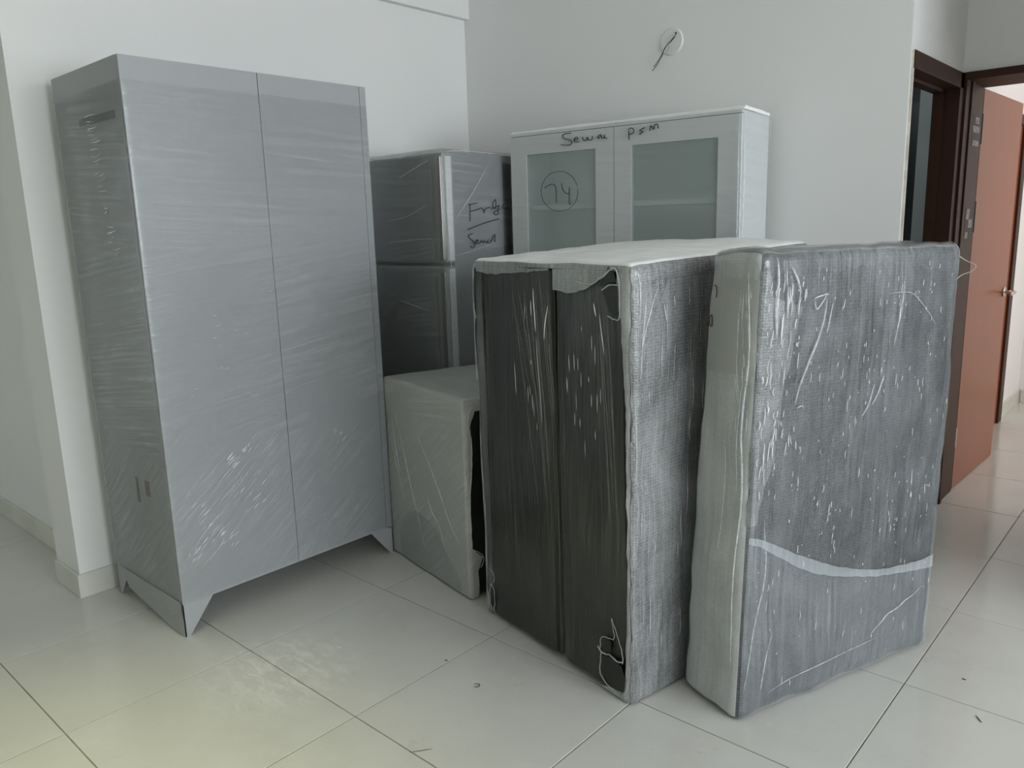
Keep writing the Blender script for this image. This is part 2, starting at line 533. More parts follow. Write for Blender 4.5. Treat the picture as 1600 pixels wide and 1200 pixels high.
# ------------------------------------------------------------------ the room
XL, YB, XP, YE = -3.318, 3.36, -0.965, 4.14       # left wall, back wall, passage wall, end wall
CE = 2.82


def struct(o): return tag(o, kind='structure')


bm = bmesh.new()
add_box(bm, -6.2, 4.8, -3.3, 7.4, -0.12, -0.0022)
me = bpy.data.meshes.new('floor'); bm.to_mesh(me); bm.free()
floor = struct(link('floor', me, M_grout))
TS, GX, GY = 0.6, -2.4, 0.642
bm = bmesh.new()
add_box(bm, -TS / 2 + 0.0019, TS / 2 - 0.0019, -TS / 2 + 0.0019, TS / 2 - 0.0019, -0.012, 0.0)
top = [e for e in bm.edges if all(abs(v.co.z) < 1e-6 for v in e.verts)]
bmesh.ops.bevel(bm, geom=top, offset=0.0009, segments=1, affect='EDGES')
tile_me = bpy.data.meshes.new('tile'); bm.to_mesh(tile_me); bm.free()
tile_me.materials.append(M_tile)
rt = random.Random(5)
FWD = Vector(RZ)
ntile = 0
for i in range(-6, 9):
    for j in range(-6, 12):
        cx, cy = GX + (i + 0.5) * TS, GY + (j + 0.5) * TS
        if cx < -6 or cx > 2.6 or cy > 7.2 or cy < -3: continue
        if cy > YB + 0.3 and cx < -2.4: continue
        if cy > YE and cx > 1.8: continue
        o = bpy.data.objects.new('tile', tile_me)
        o.location = (cx, cy, rt.uniform(-0.0004, 0.0))
        o.rotation_euler = (0, 0, rt.choice((0, math.pi / 2, math.pi, -math.pi / 2)))
        C.objects.link(o)
        o.parent = floor
        ntile += 1

# walls
struct(boxes('wall_left', [(XL - 0.25, XL, 1.025, YB + 0.15, 0, CE)], M_wall))
struct(boxes('trim_1', [(XL - 0.05, -3.28, 1.025, YB, 2.565, CE)], M_wall))             # shallow beam over the left wall
struct(boxes('wall_back', [(XL - 0.1, XP - 0.095, YB, YB + 0.14, 0, CE)], M_wall))
# passage wall with the bathroom door opening
D1A, D1B, DH = YB + 0.012, 4.128, 2.04
struct(boxes('wall_passage', [(XP - 0.095, XP, YB, D1A, 0, CE), (XP - 0.095, XP, D1B, 4.46, 0, CE),
                              (XP - 0.095, XP, D1A, D1B, DH, CE)], M_wall))
# end wall with the bedroom door opening (x from XP+.0 to -0.05)
struct(boxes('wall_end', [(-0.03, 0.2, YE, 4.46, 0, CE), (XP, -0.03, YE, 4.46, 2.045, CE)], M_wall))
struct(boxes('wall_corridor_right', [(0.2, 4.7, 3.15, YE + 0.32, 0, CE), (0.06, 0.2, 3.15, YE, 0, CE)], M_wall))
struct(boxes('wall_recess', [(-4.86, XL - 0.25, 1.14, 1.3, 0, CE)], M_wall))
struct(boxes('wall_recess_side', [(-6.1, -4.86, 1.19, 1.35, 0, CE)], M_wall))
# right wall with its window opening
WR = 4.5
struct(boxes('wall_right', [(WR, WR + 0.2, -3.1, -0.15, 0, CE), (WR, WR + 0.2, 2.85, 3.15, 0, CE),
                            (WR, WR + 0.2, -0.15, 2.85, 0, 0.75), (WR, WR + 0.2, -0.15, 2.85, 2.68, CE)], M_wall))
# left far wall with the balcony door opening
struct(boxes('wall_far_left', [(-6.1, -5.9, -3.2, -2.0, 0, CE), (-6.1, -5.9, -0.2, 1.3, 0, CE), (-6.1, -5.9, -2.0, -0.2, 2.2, CE)], M_wall_dim))
struct(boxes('wall_front', [(-6.1, WR + 0.2, -3.3, -3.1, 0, CE)], M_wall_dim))
struct(boxes('ceiling', [(-6.2, 4.8, -3.3, 7.4, CE, CE + 0.12)], M_ceil))
# windows (behind and beside the camera)
w = boxes('window_1', [(WR + 0.05, WR + 0.09, -0.15, -0.10, 0.75, 2.68), (WR + 0.05, WR + 0.09, 2.80, 2.85, 0.75, 2.68), (WR + 0.05, WR + 0.09, 1.325, 1.375, 0.8, 2.63),
                       (WR + 0.05, WR + 0.09, -0.1, 2.8, 0.75, 0.80), (WR + 0.05, WR + 0.09, -0.1, 2.8, 2.63, 2.68)], M_frame_window)
struct(w)
w = boxes('window_2', [(-5.98, -5.94, -2.0, -1.95, 0, 2.2), (-5.98, -5.94, -0.25, -0.2, 0, 2.2), (-5.98, -5.94, -1.12, -1.07, 0, 2.2),
                       (-5.98, -5.94, -1.95, -0.25, 2.15, 2.2), (-5.98, -5.94, -1.95, -0.25, 0.0, 0.05)], M_frame_window)
struct(w)

# skirting
BH = 0.10
def skirt(name, segs, M=M_base):
    o = struct(boxes(name, segs, M, bevel=0.002, seg=1))
    return o
skirt('baseboard_left', [(XL, XL + 0.012, 1.013, YB - 0.012, 0, BH)])
skirt('baseboard_pillar', [(XL - 0.25, XL + 0.0, 1.013, 1.025, 0, BH)])
skirt('baseboard_recess', [(-4.86, XL - 0.262, 1.128, 1.14, 0, BH)])
skirt('baseboard_back', [(XL + 0.014, XP - 0.01, YB - 0.012, YB, 0, BH)])

# bathroom behind the first door
struct(boxes('wall_bathroom', [(-2.9, -1.15, 5.6, 5.7, 0, CE), (-2.9, -2.8, 3.5, 5.6, 0, CE), (-1.14, -1.105, 4.46, 5.6, 0, CE)], M_bath))
struct(boxes('wall_bathroom_pier', [(-1.345, -1.225, 4.9, 5.1, 0, CE)], M_bath_pale))
struct(boxes('trim_2', [(-2.8, -1.21, 5.56, 5.6, 0, 2.12)], M_bath_dark))
# bedroom beyond the second door
struct(boxes('wall_bedroom_left', [(-1.10, -1.07, 4.46, 6.98, 0, CE)], M_wall))
struct(boxes('wall_bedroom_end', [(-1.10, 1.8, 6.95, 7.1, 0, CE)], M_wall))
struct(boxes('wall_bedroom_right', [(1.75, 1.9, 4.3, 4.75, 0, CE), (1.75, 1.9, 6.35, 7.0, 0, CE), (1.75, 1.9, 4.75, 6.35, 0, 0.7), (1.75, 1.9, 4.75, 6.35, 2.3, CE)], M_wall))
skirt('baseboard_bedroom', [(-1.07, -1.058, 6.26, 6.94, 0, BH), (-1.05, 1.7, 6.938, 6.95, 0, BH)])

# door_1: frame of the bathroom opening in the passage wall
d1 = empty('door_1', (XP, (D1A + D1B) / 2, 0), kind='structure')
boxes('door_frame', [(XP - 0.098, XP + 0.008, D1A, D1A + 0.012, 0, DH)], M_plaster_edge, d1)
boxes('door_frame', [(XP - 0.098, XP + 0.012, D1B - 0.062, D1B, 0, DH)], M_frame, d1, bevel=0.002)
boxes('door_frame', [(XP - 0.098, XP + 0.012, D1A + 0.002, D1B, DH - 0.066, DH)], M_frame, d1, bevel=0.002)
boxes('door_stop', [(XP - 0.098, XP - 0.05, D1B - 0.070, D1B - 0.062, 0, DH - 0.066), (XP - 0.098, XP - 0.05, D1A + 0.012, D1B - 0.062, DH - 0.08, DH - 0.066)], M_frame, d1, bevel=0.002)

# door_2: frame, open leaf, hinges, lever handle
d2 = empty('door_2', (XP, YE, 0), kind='structure')
FX = XP + 0.001
boxes('door_frame', [(FX, FX + 0.022, YE - 0.015, 4.46, 0, 2.045)], M_frame, d2, bevel=0.002)
boxes('door_frame', [(-0.105, -0.035, YE - 0.015, 4.46, 0, 2.045)], M_frame, d2, bevel=0.002)
boxes('door_frame', [(FX + 0.022, -0.105, YE - 0.015, 4.46, 2.012, 2.045)], M_frame, d2, bevel=0.002)
boxes('door_stop', [(FX + 0.022, FX + 0.030, YE + 0.06, YE + 0.10, 0, 2.012)], M_frame, d2, bevel=0.002)
HINGES = ((0.235, 0.10), (1.335, 0.15), (1.755, 0.14))
LM = Matrix.Translation((-0.981, 4.478, 0)) @ Matrix.Rotation(math.radians(-1.8), 4, 'Z')
leaf = boxes('door_leaf', [(0.0, 0.037, 0.0, 0.80, 0.006, 2.012)], M_leaf, d2, bevel=0.0015, M=LM)
boxes('edge_band', [(-0.0005, 0.0345, -0.002, 0.003, 0.01, 2.008)], M_frame, leaf, M=LM)
for hz, hh in HINGES:
    boxes('hinge', [(0.004, 0.036, -0.006, -0.0015, hz, hz + hh), (0.034, 0.041, -0.009, 0.002, hz, hz + hh)], M_plaster_edge if hz < 1 else M_crumb, leaf, M=LM, bevel=0.001)
    if hz > 1:
        for (a, b, c, d) in ((0.006, 0.022, 0.02, 0.35), (0.016, 0.034, 0.45, 0.72), (0.008, 0.030, 0.80, 0.98)):
            boxes('plaster_smear', [(a, b, -0.0078, -0.0055, hz + hh * c, hz + hh * d)], M_plaster_edge, leaf, M=LM, bevel=0.001)
for (ya, yb, za, zb) in ((4.29, 4.42, 1.80, 1.83), (4.33, 4.40, 1.84, 1.87), (4.30, 4.42, 1.74, 1.765), (4.30, 4.36, 1.40, 1.45), (4.35, 4.42, 1.36, 1.40), (4.30, 4.35, 1.31, 1.34)):
    boxes('plaster_smear', [(FX + 0.0215, FX + 0.0235, ya, yb, za, zb)], M_smear, d2, bevel=0.0009)
for (za, zb) in ((1.735, 1.875), (1.30, 1.455)):
    boxes('hinge_recess', [(FX + 0.0215, FX + 0.0228, 4.28, 4.44, za, zb)], M_crumb, d2)
# lever handle set
def P3(M, *p): return M @ Vector(p)
hb = bmesh.new()
tube_bm(hb, [P3(LM, 0.037, 0.735, 0.985), P3(LM, 0.046, 0.735, 0.985)], 0.027, 20)
tube_bm(hb, [P3(LM, 0.046, 0.735, 0.985), P3(LM, 0.085, 0.735, 0.985)], 0.010, 12)
me = bpy.data.meshes.new('handle_rose'); hb.to_mesh(me); hb.free()
link('handle_rose', me, M_chrome, leaf, True)
tubes('handle_lever', [smoothline([P3(LM, 0.083, 0.735, 0.985), P3(LM, 0.095, 0.722, 0.985), P3(LM, 0.096, 0.68, 0.984), P3(LM, 0.092, 0.635, 0.98)], 5)], 0.0105, M_chrome, leaf, 10)

# door_3: casing of another door on the bedroom's left wall
d3 = empty('door_3', (-1.07, 5.7, 0), kind='structure')
boxes('door_frame', [(-1.075, -1.045, 6.14, 6.245, 0, 1.97)], M_frame, d3, bevel=0.003)
boxes('door_frame', [(-1.075, -1.045, 5.35, 5.42, 0, 1.97)], M_frame, d3, bevel=0.003)
boxes('door_frame', [(-1.075, -1.045, 5.35, 6.245, 1.97, 2.03)], M_frame, d3, bevel=0.003)
boxes('door_leaf', [(-1.072, -1.060, 5.42, 6.14, 0, 1.97)], M_leaf, d3)

# ------------------------------------------------------------------ parcels: hexahedra with rounded corners and a rumpled skin
class Block:
    def __init__(self, B, T, r, amp=0.0, nscale=(6, 6, 1.6), seed=0, dome=0.0, bulge=0.0, cut=None):
        self.B = [Vector(p) for p in B]; self.T = [Vector(p) for p in T]   # FL, FR, BR, BL
        self.w = (self.B[1] - self.B[0]).length
        self.d = (self.B[3] - self.B[0]).length
        self.h = (self.T[0] - self.B[0]).length
        self.r, self.amp, self.ns, self.seed, self.dome, self.bulge = r, amp, nscale, seed, dome, bulge
        self.ax = (self.B[1] - self.B[0]).normalized()
        self.az = Vector((0, 0, 1))
        self.ay = self.az.cross(self.ax).normalized()

    def world(self, a, b, c, off=0.0, noisy=True):
        w, d, h = self.w, self.d, self.h
        R = self.r
        ia = min(max(a, R), w - R); ib = min(max(b, R), d - R); ic = min(max(c, R), h - R)
        n = Vector((a - ia, b - ib, c - ic))
        if n.length > 1e-9:
            n.normalize(); p = Vector((ia, ib, ic)) + n * R
        else:
            p = Vector((a, b, c))
        u, v, t = p.x / w, p.y / d, p.z / h
        q0 = self.B[0] * (1 - u) * (1 - v) + self.B[1] * u * (1 - v) + self.B[2] * u * v + self.B[3] * (1 - u) * v
        q1 = self.T[0] * (1 - u) * (1 - v) + self.T[1] * u * (1 - v) + self.T[2] * u * v + self.T[3] * (1 - u) * v
        q = q0.lerp(q1, t)
        N = self.ax * n.x + self.ay * n.y + self.az * n.z
        k = off
        if noisy and self.amp:
            s = self.ns
            k += self.amp * noise.fractal(Vector((q.x * s[0] + self.seed, q.y * s[1], q.z * s[2])), 0.8, 2.1, 4)
        if self.bulge:
            if abs(n.z) < 0.5:
                uu = u if abs(n.y) > 0.5 else v
                k += self.bulge * math.sin(math.pi * min(max(uu, 0), 1)) * math.sin(math.pi * min(max(t, 0), 1))
        q = q + N * k
        if self.dome and n.z > 0.3:
            q.z += self.dome * n.z * math.sin(math.pi * min(max(u, 0), 1)) ** 0.7 * math.sin(math.pi * min(max(v * 0.9, 0), 1)) ** 0.6
        q.z = max(q.z, 0.0005)
        return q

    def at(self, face, u, v, off=0.0):
        e = 1e-4
        if face == 'F': return self.world(u, -e + 0.0, v, off) if False else self.world(u, 0.0, v, off)
        if face == 'K': return self.world(self.w - u, self.d, v, off)
        if face == 'R': return self.world(self.w, u, v, off)
        if face == 'L': return self.world(0.0, self.d - u, v, off)
        if face == 'T': return self.world(u, v, self.h, off)

    def mesh(self, name, mat, parent, step=0.02, off=0.0, faces='FRKLTD', zr=None):
        """shell over the given faces; zr=(z0,z1) limits the height of the wall faces"""
        bm = bmesh.new()
        uvl = bm.loops.layers.uv.new('UVMap')
        w, d, h = self.w, self.d, self.h
        z0, z1 = zr or (0.0, h)
        dims = {'F': (w, 0), 'R': (d, w), 'K': (w, w + d), 'L': (d, 2 * w + d)}

        def coords(L, lo, hi):
            n = max(2, int((hi - lo) / step))
            c = [lo + (hi - lo) * i / n for i in range(n + 1)]
            extra = [self.r * k for k in (0.15, 0.3, 0.5, 0.7, 0.85, 1.0)]
            c += [e for e in extra if lo < e < hi] + [L - e for e in extra if lo < L - e < hi]
            c = sorted(set(round(x, 5) for x in c))
            out = [c[0]]
            for x in c[1:]:
                if x - out[-1] > 0.0015: out.append(x)
            out[-1] = c[-1]
            return out
        for f in faces:
            if f in dims:
                L, u0 = dims[f]
                cu, cv = coords(L, 0, L), coords(h, z0, z1)
                fn = lambda u, v: self.at(f, u, v, off)
            else:
                u0 = 0
                cu, cv = coords(w, 0, w), coords(d, 0, d)
                fn = (lambda u, v: self.world(u, v, h, off)) if f == 'T' else (lambda u, v: self.world(u, d - v, 0.0, off))
            g = [[bm.verts.new(fn(u, v)) for u in cu] for v in cv]
            for j in range(len(cv) - 1):
                for i in range(len(cu) - 1):
                    fc = bm.faces.new((g[j][i], g[j][i + 1], g[j + 1][i + 1], g[j + 1][i]))
                    fc.smooth = True
                    for lp, (a, b) in zip(fc.loops, ((i, j), (i + 1, j), (i + 1, j + 1), (i, j + 1))):
                        lp[uvl].uv = (cu[a] + u0, cv[b] + (1.7 if f == 'T' else 0))
        bmesh.ops.remove_doubles(bm, verts=bm.verts[:], dist=0.0006)
        me = bpy.data.meshes.new(name)
        bm.to_mesh(me); bm.free()
        return link(name, me, mat, parent)

    def patch(self, name, face, rows, mat, parent, off=0.004, nu=14, edge=0.0, thick=0.0, seed=1):
        """strip between two lines: rows = [(u_left, u_right, v), ...]; ragged edge amplitude edge; optional thickness"""
        bm = bmesh.new(); uvl = bm.loops.layers.uv.new('UVMap')
        rows2 = []
        for (a, b) in zip(rows[:-1], rows[1:]):
            n = max(1, int(abs(b[2] - a[2]) / 0.015))
            for k in range(n):
                q = k / n
                rows2.append(tuple(a[i] + (b[i] - a[i]) * q for i in range(3)))
        rows2.append(rows[-1])
        grid = []
        for (ul, ur, v) in rows2:
            jl = edge * noise.fractal(Vector((seed * 3.1, v * 14, 0)), 0.8, 2.1, 4)
            jr = edge * noise.fractal(Vector((seed * 7.7, v * 14, 5)), 0.8, 2.1, 4)
            ul2, ur2 = ul + jl, ur + jr
            row = []
            for i in range(nu + 1):
                u = ul2 + (ur2 - ul2) * i / nu
                row.append((u, v, bm.verts.new(self.at(face, u, v, off + (thick if 0 < i < nu else 0.0)))))
            grid.append(row)
        for j in range(len(grid) - 1):
            for i in range(nu):
                q = (grid[j][i], grid[j][i + 1], grid[j + 1][i + 1], grid[j + 1][i])
                fc = bm.faces.new([x[2] for x in q]); fc.smooth = True
                for lp, x in zip(fc.loops, q): lp[uvl].uv = (x[0], x[1])
        me = bpy.data.meshes.new(name); bm.to_mesh(me); bm.free()
        return link(name, me, mat, parent)

    def patch_h(self, name, face, cols, mat, parent, off=0.004, nv=8, edge=0.0, seed=1):
        """like patch but cols = [(u, v_low, v_high), ...]"""
        bm = bmesh.new(); uvl = bm.loops.layers.uv.new('UVMap')
        cc = []
        for (a, b) in zip(cols[:-1], cols[1:]):
            n = max(1, int(abs(b[0] - a[0]) / 0.015))
            for k in range(n):
                q = k / n; cc.append(tuple(a[i] + (b[i] - a[i]) * q for i in range(3)))
        cc.append(cols[-1])
        grid = []
        for (u, v0, v1) in cc:
            e = edge * noise.fractal(Vector((u * 30, seed * 3.3, 0)), 0.8, 2.1, 4)
            e2 = edge * noise.fractal(Vector((u * 30, seed * 9.3, 4)), 0.8, 2.1, 4)
            grid.append([(u, v0 + e2 + (v1 + e - v0 - e2) * i / nv) for i in range(nv + 1)])
        vs = [[bm.verts.new(self.at(face, u, v, off)) for (u, v) in col] for col in grid]
        for j in range(len(grid) - 1):
            for i in range(nv):
                fc = bm.faces.new((vs[j][i], vs[j + 1][i], vs[j + 1][i + 1], vs[j][i + 1])); fc.smooth = True
                for lp, x in zip(fc.loops, (grid[j][i], grid[j + 1][i], grid[j + 1][i + 1], grid[j][i + 1])): lp[uvl].uv = x
        me = bpy.data.meshes.new(name); bm.to_mesh(me); bm.free()
        return link(name, me, mat, parent)

    def blob(self, name, face, pts, mat, parent, off=0.006):
        """flat irregular patch outlined by (u, v) points, e.g. the rim of a torn hole"""
        bm = bmesh.new()
        vs = [bm.verts.new(self.at(face, u, v, off)) for u, v in pts]
        bm.faces.new(vs)
        me = bpy.data.meshes.new(name); bm.to_mesh(me); bm.free()
        return link(name, me, mat, parent)

    def lines(self, name, strokes, r, mat, parent, off=0.006, sides=5, taper=True, n=4, jag=0.0):
        """strokes = [(face, [(u,v),...]), ...] raised ridges on the surface"""
        bm = bmesh.new()
        for st in strokes:
            face, pts = st[0], st[1]
            rr = st[2] if len(st) > 2 else r
            P = smoothline([(u, v, 0) for u, v in pts], n if not jag else 9)
            if jag:
                rr *= 0.6
                P = [p + Vector((jag * noise.noise(Vector((p.x * 90, p.y * 90, 1.5))), jag * noise.noise(Vector((p.x * 90, p.y * 90, 8.5))), 0)) for p in P]
            tube_bm(bm, [self.at(face, p.x, p.y, off) for p in P], rr, sides, taper)
        me = bpy.data.meshes.new(name); bm.to_mesh(me); bm.free()
        return link(name, me, mat, parent, True)


def writing(block, name, face, strokes, r, parent, off, label):
    o = block.lines(name, [(face, s) for s in strokes], r, M_ink, parent, off, 4, False, 3)
    o['kind'] = 'stuff'
    o['label'] = label
    return o


# ------------------------------------------------------------------ grey steel wardrobe
WX0, WX1, WY0, WY1, WH, WB = -3.240, -2.666, 1.142, 2.115, 2.0, 0.12
wr = empty('wardrobe', (-2.95, 1.63, 0), 'tall light grey steel two-door wardrobe wrapped in stretch film, against the left wall', 'wardrobe')
boxes('cabinet_body', [(WX0, WX1 - 0.018, WY0, WY1 - 0.0, WB, WH)], M_steelgrey, wr, bevel=0.002)
ymid = 1.630
boxes('door', [(WX1 - 0.0175, WX1, WY0 + 0.001, ymid - 0.0012, WB + 0.002, WH - 0.001)], M_steelgrey, wr, bevel=0.0015)
boxes('door', [(WX1 - 0.0175, WX1, ymid + 0.0012, WY1 - 0.032, WB + 0.002, WH - 0.001)], M_steelgrey, wr, bevel=0.0015)
boxes('edge_strip', [(WX1 - 0.0175, WX1, WY1 - 0.0300, WY1, WB + 0.0, WH - 0.001)], M_steelgrey, wr, bevel=0.001)
boxes('seam_shadow_gap', [(WX1 - 0.0178, WX1 - 0.006, ymid - 0.001, ymid + 0.001, WB + 0.004, WH - 0.004),
                          (WX1 - 0.0178, WX1 - 0.006, WY1 - 0.0318, WY1 - 0.0302, WB + 0.004, WH - 0.004)], M_seam, wr)
# plate feet: a folded triangular gusset on each face of each corner
def foot(x, y, sx, sy):
    bm = bmesh.new()
    t = 0.003
    def pr(pts, axis, a0, a1):
        A = []; Bv = []
        for p in pts:
            A.append(bm.verts.new((a0, p[0], p[1]) if axis == 'x' else (p[0], a0, p[1])))
            Bv.append(bm.verts.new((a1, p[0], p[1]) if axis == 'x' else (p[0], a1, p[1])))
        bm.faces.new(A); bm.faces.new(list(reversed(Bv)))
        for i in range(len(pts)):
            bm.faces.new((A[i], Bv[i], Bv[(i + 1) % len(pts)], A[(i + 1) % len(pts)]))
    pr([(y, WB + 0.004), (y + sy * 0.118, WB + 0.004), (y + sy * 0.018, 0.0), (y, 0.0)], 'x', x, x + sx * t)
    pr([(x, WB + 0.004), (x + sx * 0.118, WB + 0.004), (x + sx * 0.018, 0.0), (x, 0.0)], 'y', y, y + sy * t)
    bmesh.ops.recalc_face_normals(bm, faces=bm.faces[:])
    me = bpy.data.meshes.new('leg'); bm.to_mesh(me); bm.free()
    return link('leg', me, M_steelgrey, wr)
for (x, y, sx, sy) in ((WX1, WY0, -1, 1), (WX1, WY1, -1, -1), (WX0, WY0, 1, 1), (WX0, WY1, 1, -1)): foot(x, y, sx, sy)
o = boxes('rating_plate', [(-3.03, -2.73, WY0 - 0.0012, WY0, 1.812, 1.838)], M_labelplate, wr); o['label'] = 'dark strip plate on the side'
o = boxes('smudge', [(-2.86, -2.82, WY0 - 0.0006, WY0, 0.50, 0.56)], M_rust, wr, bevel=0.0002); o['label'] = 'dark smudge under the film'
boxes('smudge', [(-2.94, -2.915, WY0 - 0.0006, WY0, 0.46, 0.56)], M_rust, wr, bevel=0.0002)
fb = Block([(WX0, WY0, 0), (WX1, WY0, 0), (WX1, WY1, 0), (WX0, WY1, 0)], [(WX0, WY0, 2.0), (WX1, WY0, 2.0), (WX1, WY1, 2.0), (WX0, WY1, 2.0)],
           0.004, amp=0.0015, nscale=(5, 5, 40), seed=4)
GLINTS = ((0.235, 0.60, 16, 0.022), (0.295, 0.635, 7, 0.015), (0.13, 0.36, 16, 0.05), (0.09, 0.44, 8, 0.04), (0.19, 0.31, 8, 0.03), (0.06, 0.30, 6, 0.03), (0.72, 0.60, 6, 0.03), (0.30, 0.44, 8, 0.05))
fb.mesh('stretch_film', M_film_wardrobe, wr, step=0.018, off=0.004, faces='FR', zr=(0.13, 1.925))
# film drawn down over the left flank to the floor
fb.patch('film_skirt', 'F', [(0.05, 0.57, 0.135), (0.12, 0.572, 0.06), (0.47, 0.574, 0.004)], M_film_skirt, wr, off=0.0045, edge=0.004)
rs = random.Random(11)
st, gl = [], []
def tick(face, u0, v0, L, a, r, dst):
    dst.append((face, [(u0, v0), (u0 + L * .5 * math.cos(a), v0 + L * .5 * math.sin(a) + .0008), (u0 + L * math.cos(a), v0 + L * math.sin(a))], r))
for k in range(60):      # pulled ridges, slanting up to the right over the lower doors
    u0 = rs.uniform(0.03, 0.40); v0 = 0.20 + rs.random() * 0.30 + u0 * 0.45
    tick('R', u0, v0, rs.uniform(0.03, 0.13), math.radians(rs.uniform(37, 43)), rs.uniform(0.0005, 0.0010), st)
for (uc, vc, n, w) in GLINTS:
    for k in range(n):
        tick('R', uc + rs.uniform(-w, w), vc + rs.uniform(-w, w), rs.uniform(0.008, 0.035), math.radians(40), rs.uniform(0.0006, 0.0011), gl)
for k in range(16):
    tick('R', rs.uniform(0.10, 0.46), rs.uniform(0.85, 1.25), rs.uniform(0.006, 0.02), math.radians(8), 0.0007, gl)
for k in range(40):
    q = rs.random() ** 1.3
    v0 = 1.84 - 0.50 * q; L = rs.uniform(0.03, 0.10) * (1 - .4 * q)
    u0 = 0.27 + 0.10 * q + rs.uniform(-.015, .015)
    (gl if k % 3 else st).append(('F', [(u0, v0), (u0 + L * .5, v0 + rs.uniform(-.004, .003)), (u0 + L, v0 + rs.uniform(-.004, .008))], rs.uniform(0.0008, 0.0017)))
o = fb.lines('film_crease', st, 0.001, M_pleat, wr, off=0.0050); tag(o, kind='stuff')
o = fb.lines('film_glint', gl, 0.001, M_glint, wr, off=0.0055); tag(o, kind='stuff')

# ------------------------------------------------------------------ fridge
FX1, FY0, FW, FD, FH = -2.62, 2.49, 0.60, 0.60, 1.765
fr = empty('fridge', (FX1 - FW / 2, FY0 + FD / 2, 0), 'dark grey two-door fridge wrapped in stretch film with "Fridge" written on its side', 'fridge')
boxes('fridge_body', [(FX1 - FW, FX1 - 0.012, FY0 + 0.055, FY0 + FD - 0.03, 0.03, FH)], M_fridge_side, fr, bevel=0.010)
o = boxes('rear_cover', [(FX1 - FW + 0.02, FX1 - 0.010, FY0 + 0.392, FY0 + FD, 0.05, FH - 0.03)], M_black, fr, bevel=0.01); o['label'] = 'black rear cover'
boxes('upper_door', [(FX1 - FW, FX1 - 0.002, FY0, FY0 + 0.05, 1.275, FH - 0.003)], M_fridge_door, fr, bevel=0.010)
boxes('lower_door', [(FX1 - FW, FX1 - 0.002, FY0, FY0 + 0.05, 0.06, 1.262)], M_fridge_door, fr, bevel=0.010)
for (z0, z1) in ((1.290, 1.745), (0.35, 1.235)):
    boxes('handle', [(FX1 - 0.040, FX1 - 0.012, FY0 - 0.014, FY0 + 0.002, z0, z1), (FX1 - 0.082, FX1 - 0.077, FY0 - 0.006, FY0 + 0.002, z0, z1 - 0.02)], M_chrome, fr, bevel=0.003)
boxes('door_edge_strip', [(FX1 - 0.006, FX1 + 0.001, FY0 + 0.008, FY0 + 0.044, 1.285, FH - 0.02), (FX1 - 0.006, FX1 + 0.001, FY0 + 0.008, FY0 + 0.044, 0.3, 1.25)], M_whitesteel, fr, bevel=0.002)
for (x, y) in ((FX1 - FW + .06, FY0 + .08), (FX1 - .06, FY0 + .08), (FX1 - FW + .06, FY0 + FD - .08), (FX1 - .06, FY0 + FD - .08)):
    boxes('foot', [(x - .02, x + .02, y - .02, y + .02, 0, 0.06)], M_black, fr, bevel=0.004)
GX1, GY0 = FX1 + 0.003, FY0 - 0.017
ff = Block([(FX1 - FW, GY0, 0), (GX1, GY0, 0), (GX1, FY0 + FD, 0), (FX1 - FW, FY0 + FD, 0)],
           [(FX1 - FW, GY0, FH + .01), (GX1, GY0, FH + .01), (GX1, FY0 + FD, FH + .01), (FX1 - FW, FY0 + FD, FH + .01)], 0.012, amp=0.0022, nscale=(7, 7, 9), seed=9, dome=0.010)
ff.mesh('stretch_film', M_film_fridge, fr, step=0.02, off=0.0015, faces='FRT')
ff.lines('film_crease', [('F', [(.30, 1.66), (.42, 1.70), (.52, 1.73)]), ('F', [(.20, 1.47), (.36, 1.49), (.50, 1.54)]), ('F', [(.20, 1.37), (.45, 1.385), (.58, 1.38)]),
                         ('F', [(.25, 1.10), (.40, 1.07), (.50, 1.05)]), ('R', [(.06, 1.46), (.18, 1.58), (.30, 1.72)]), ('R', [(.02, 1.50), (.03, 1.3), (.04, 1.1)]),
                         ('F', [(.3, 1.75), (.45, 1.765), (.59, 1.762)], 0.003), ('R', [(.02, 1.762), (.15, 1.772), (.36, 1.765)], 0.0025),
                         ('R', [(.03, 1.30), (.2, 1.33), (.34, 1.36)], 0.0015)], 0.0016, M_pleat, fr, off=0.003)
FRT = [[(2.635, 1.459), (2.64, 1.539)], [(2.63, 1.534), (2.687, 1.542)], [(2.645, 1.504), (2.693, 1.514), (2.711, 1.519), (2.728, 1.507), (2.731, 1.495), (2.739, 1.514), (2.772, 1.523)],
       [(2.779, 1.514), (2.795, 1.523), (2.791, 1.534), (2.811, 1.559), (2.813, 1.521), (2.799, 1.517), (2.825, 1.528), (2.836, 1.531), (2.826, 1.514), (2.828, 1.492), (2.81, 1.486), (2.797, 1.498), (2.843, 1.514)],
       [(2.882, 1.539), (2.862, 1.531), (2.866, 1.519), (2.898, 1.519)], [(2.619, 1.422), (2.721, 1.448), (2.833, 1.468)],
       [(2.651, 1.404), (2.626, 1.397), (2.622, 1.387), (2.651, 1.367), (2.662, 1.35), (2.644, 1.338), (2.63, 1.348)],
       [(2.668, 1.365), (2.685, 1.369), (2.674, 1.374), (2.668, 1.361), (2.691, 1.357), (2.703, 1.37), (2.713, 1.359), (2.724, 1.369), (2.735, 1.359), (2.754, 1.371), (2.742, 1.361), (2.757, 1.357), (2.776, 1.37), (2.796, 1.397), (2.796, 1.359)],
       [(2.889, 1.356), (2.892, 1.383), (2.906, 1.386)]]
writing(ff, 'marker_writing', 'R', [[(y - GY0, z) for y, z in s] for s in FRT], 0.0021, fr, 0.0035, 'black marker writing "Fridge" over a line and "Sewal"')

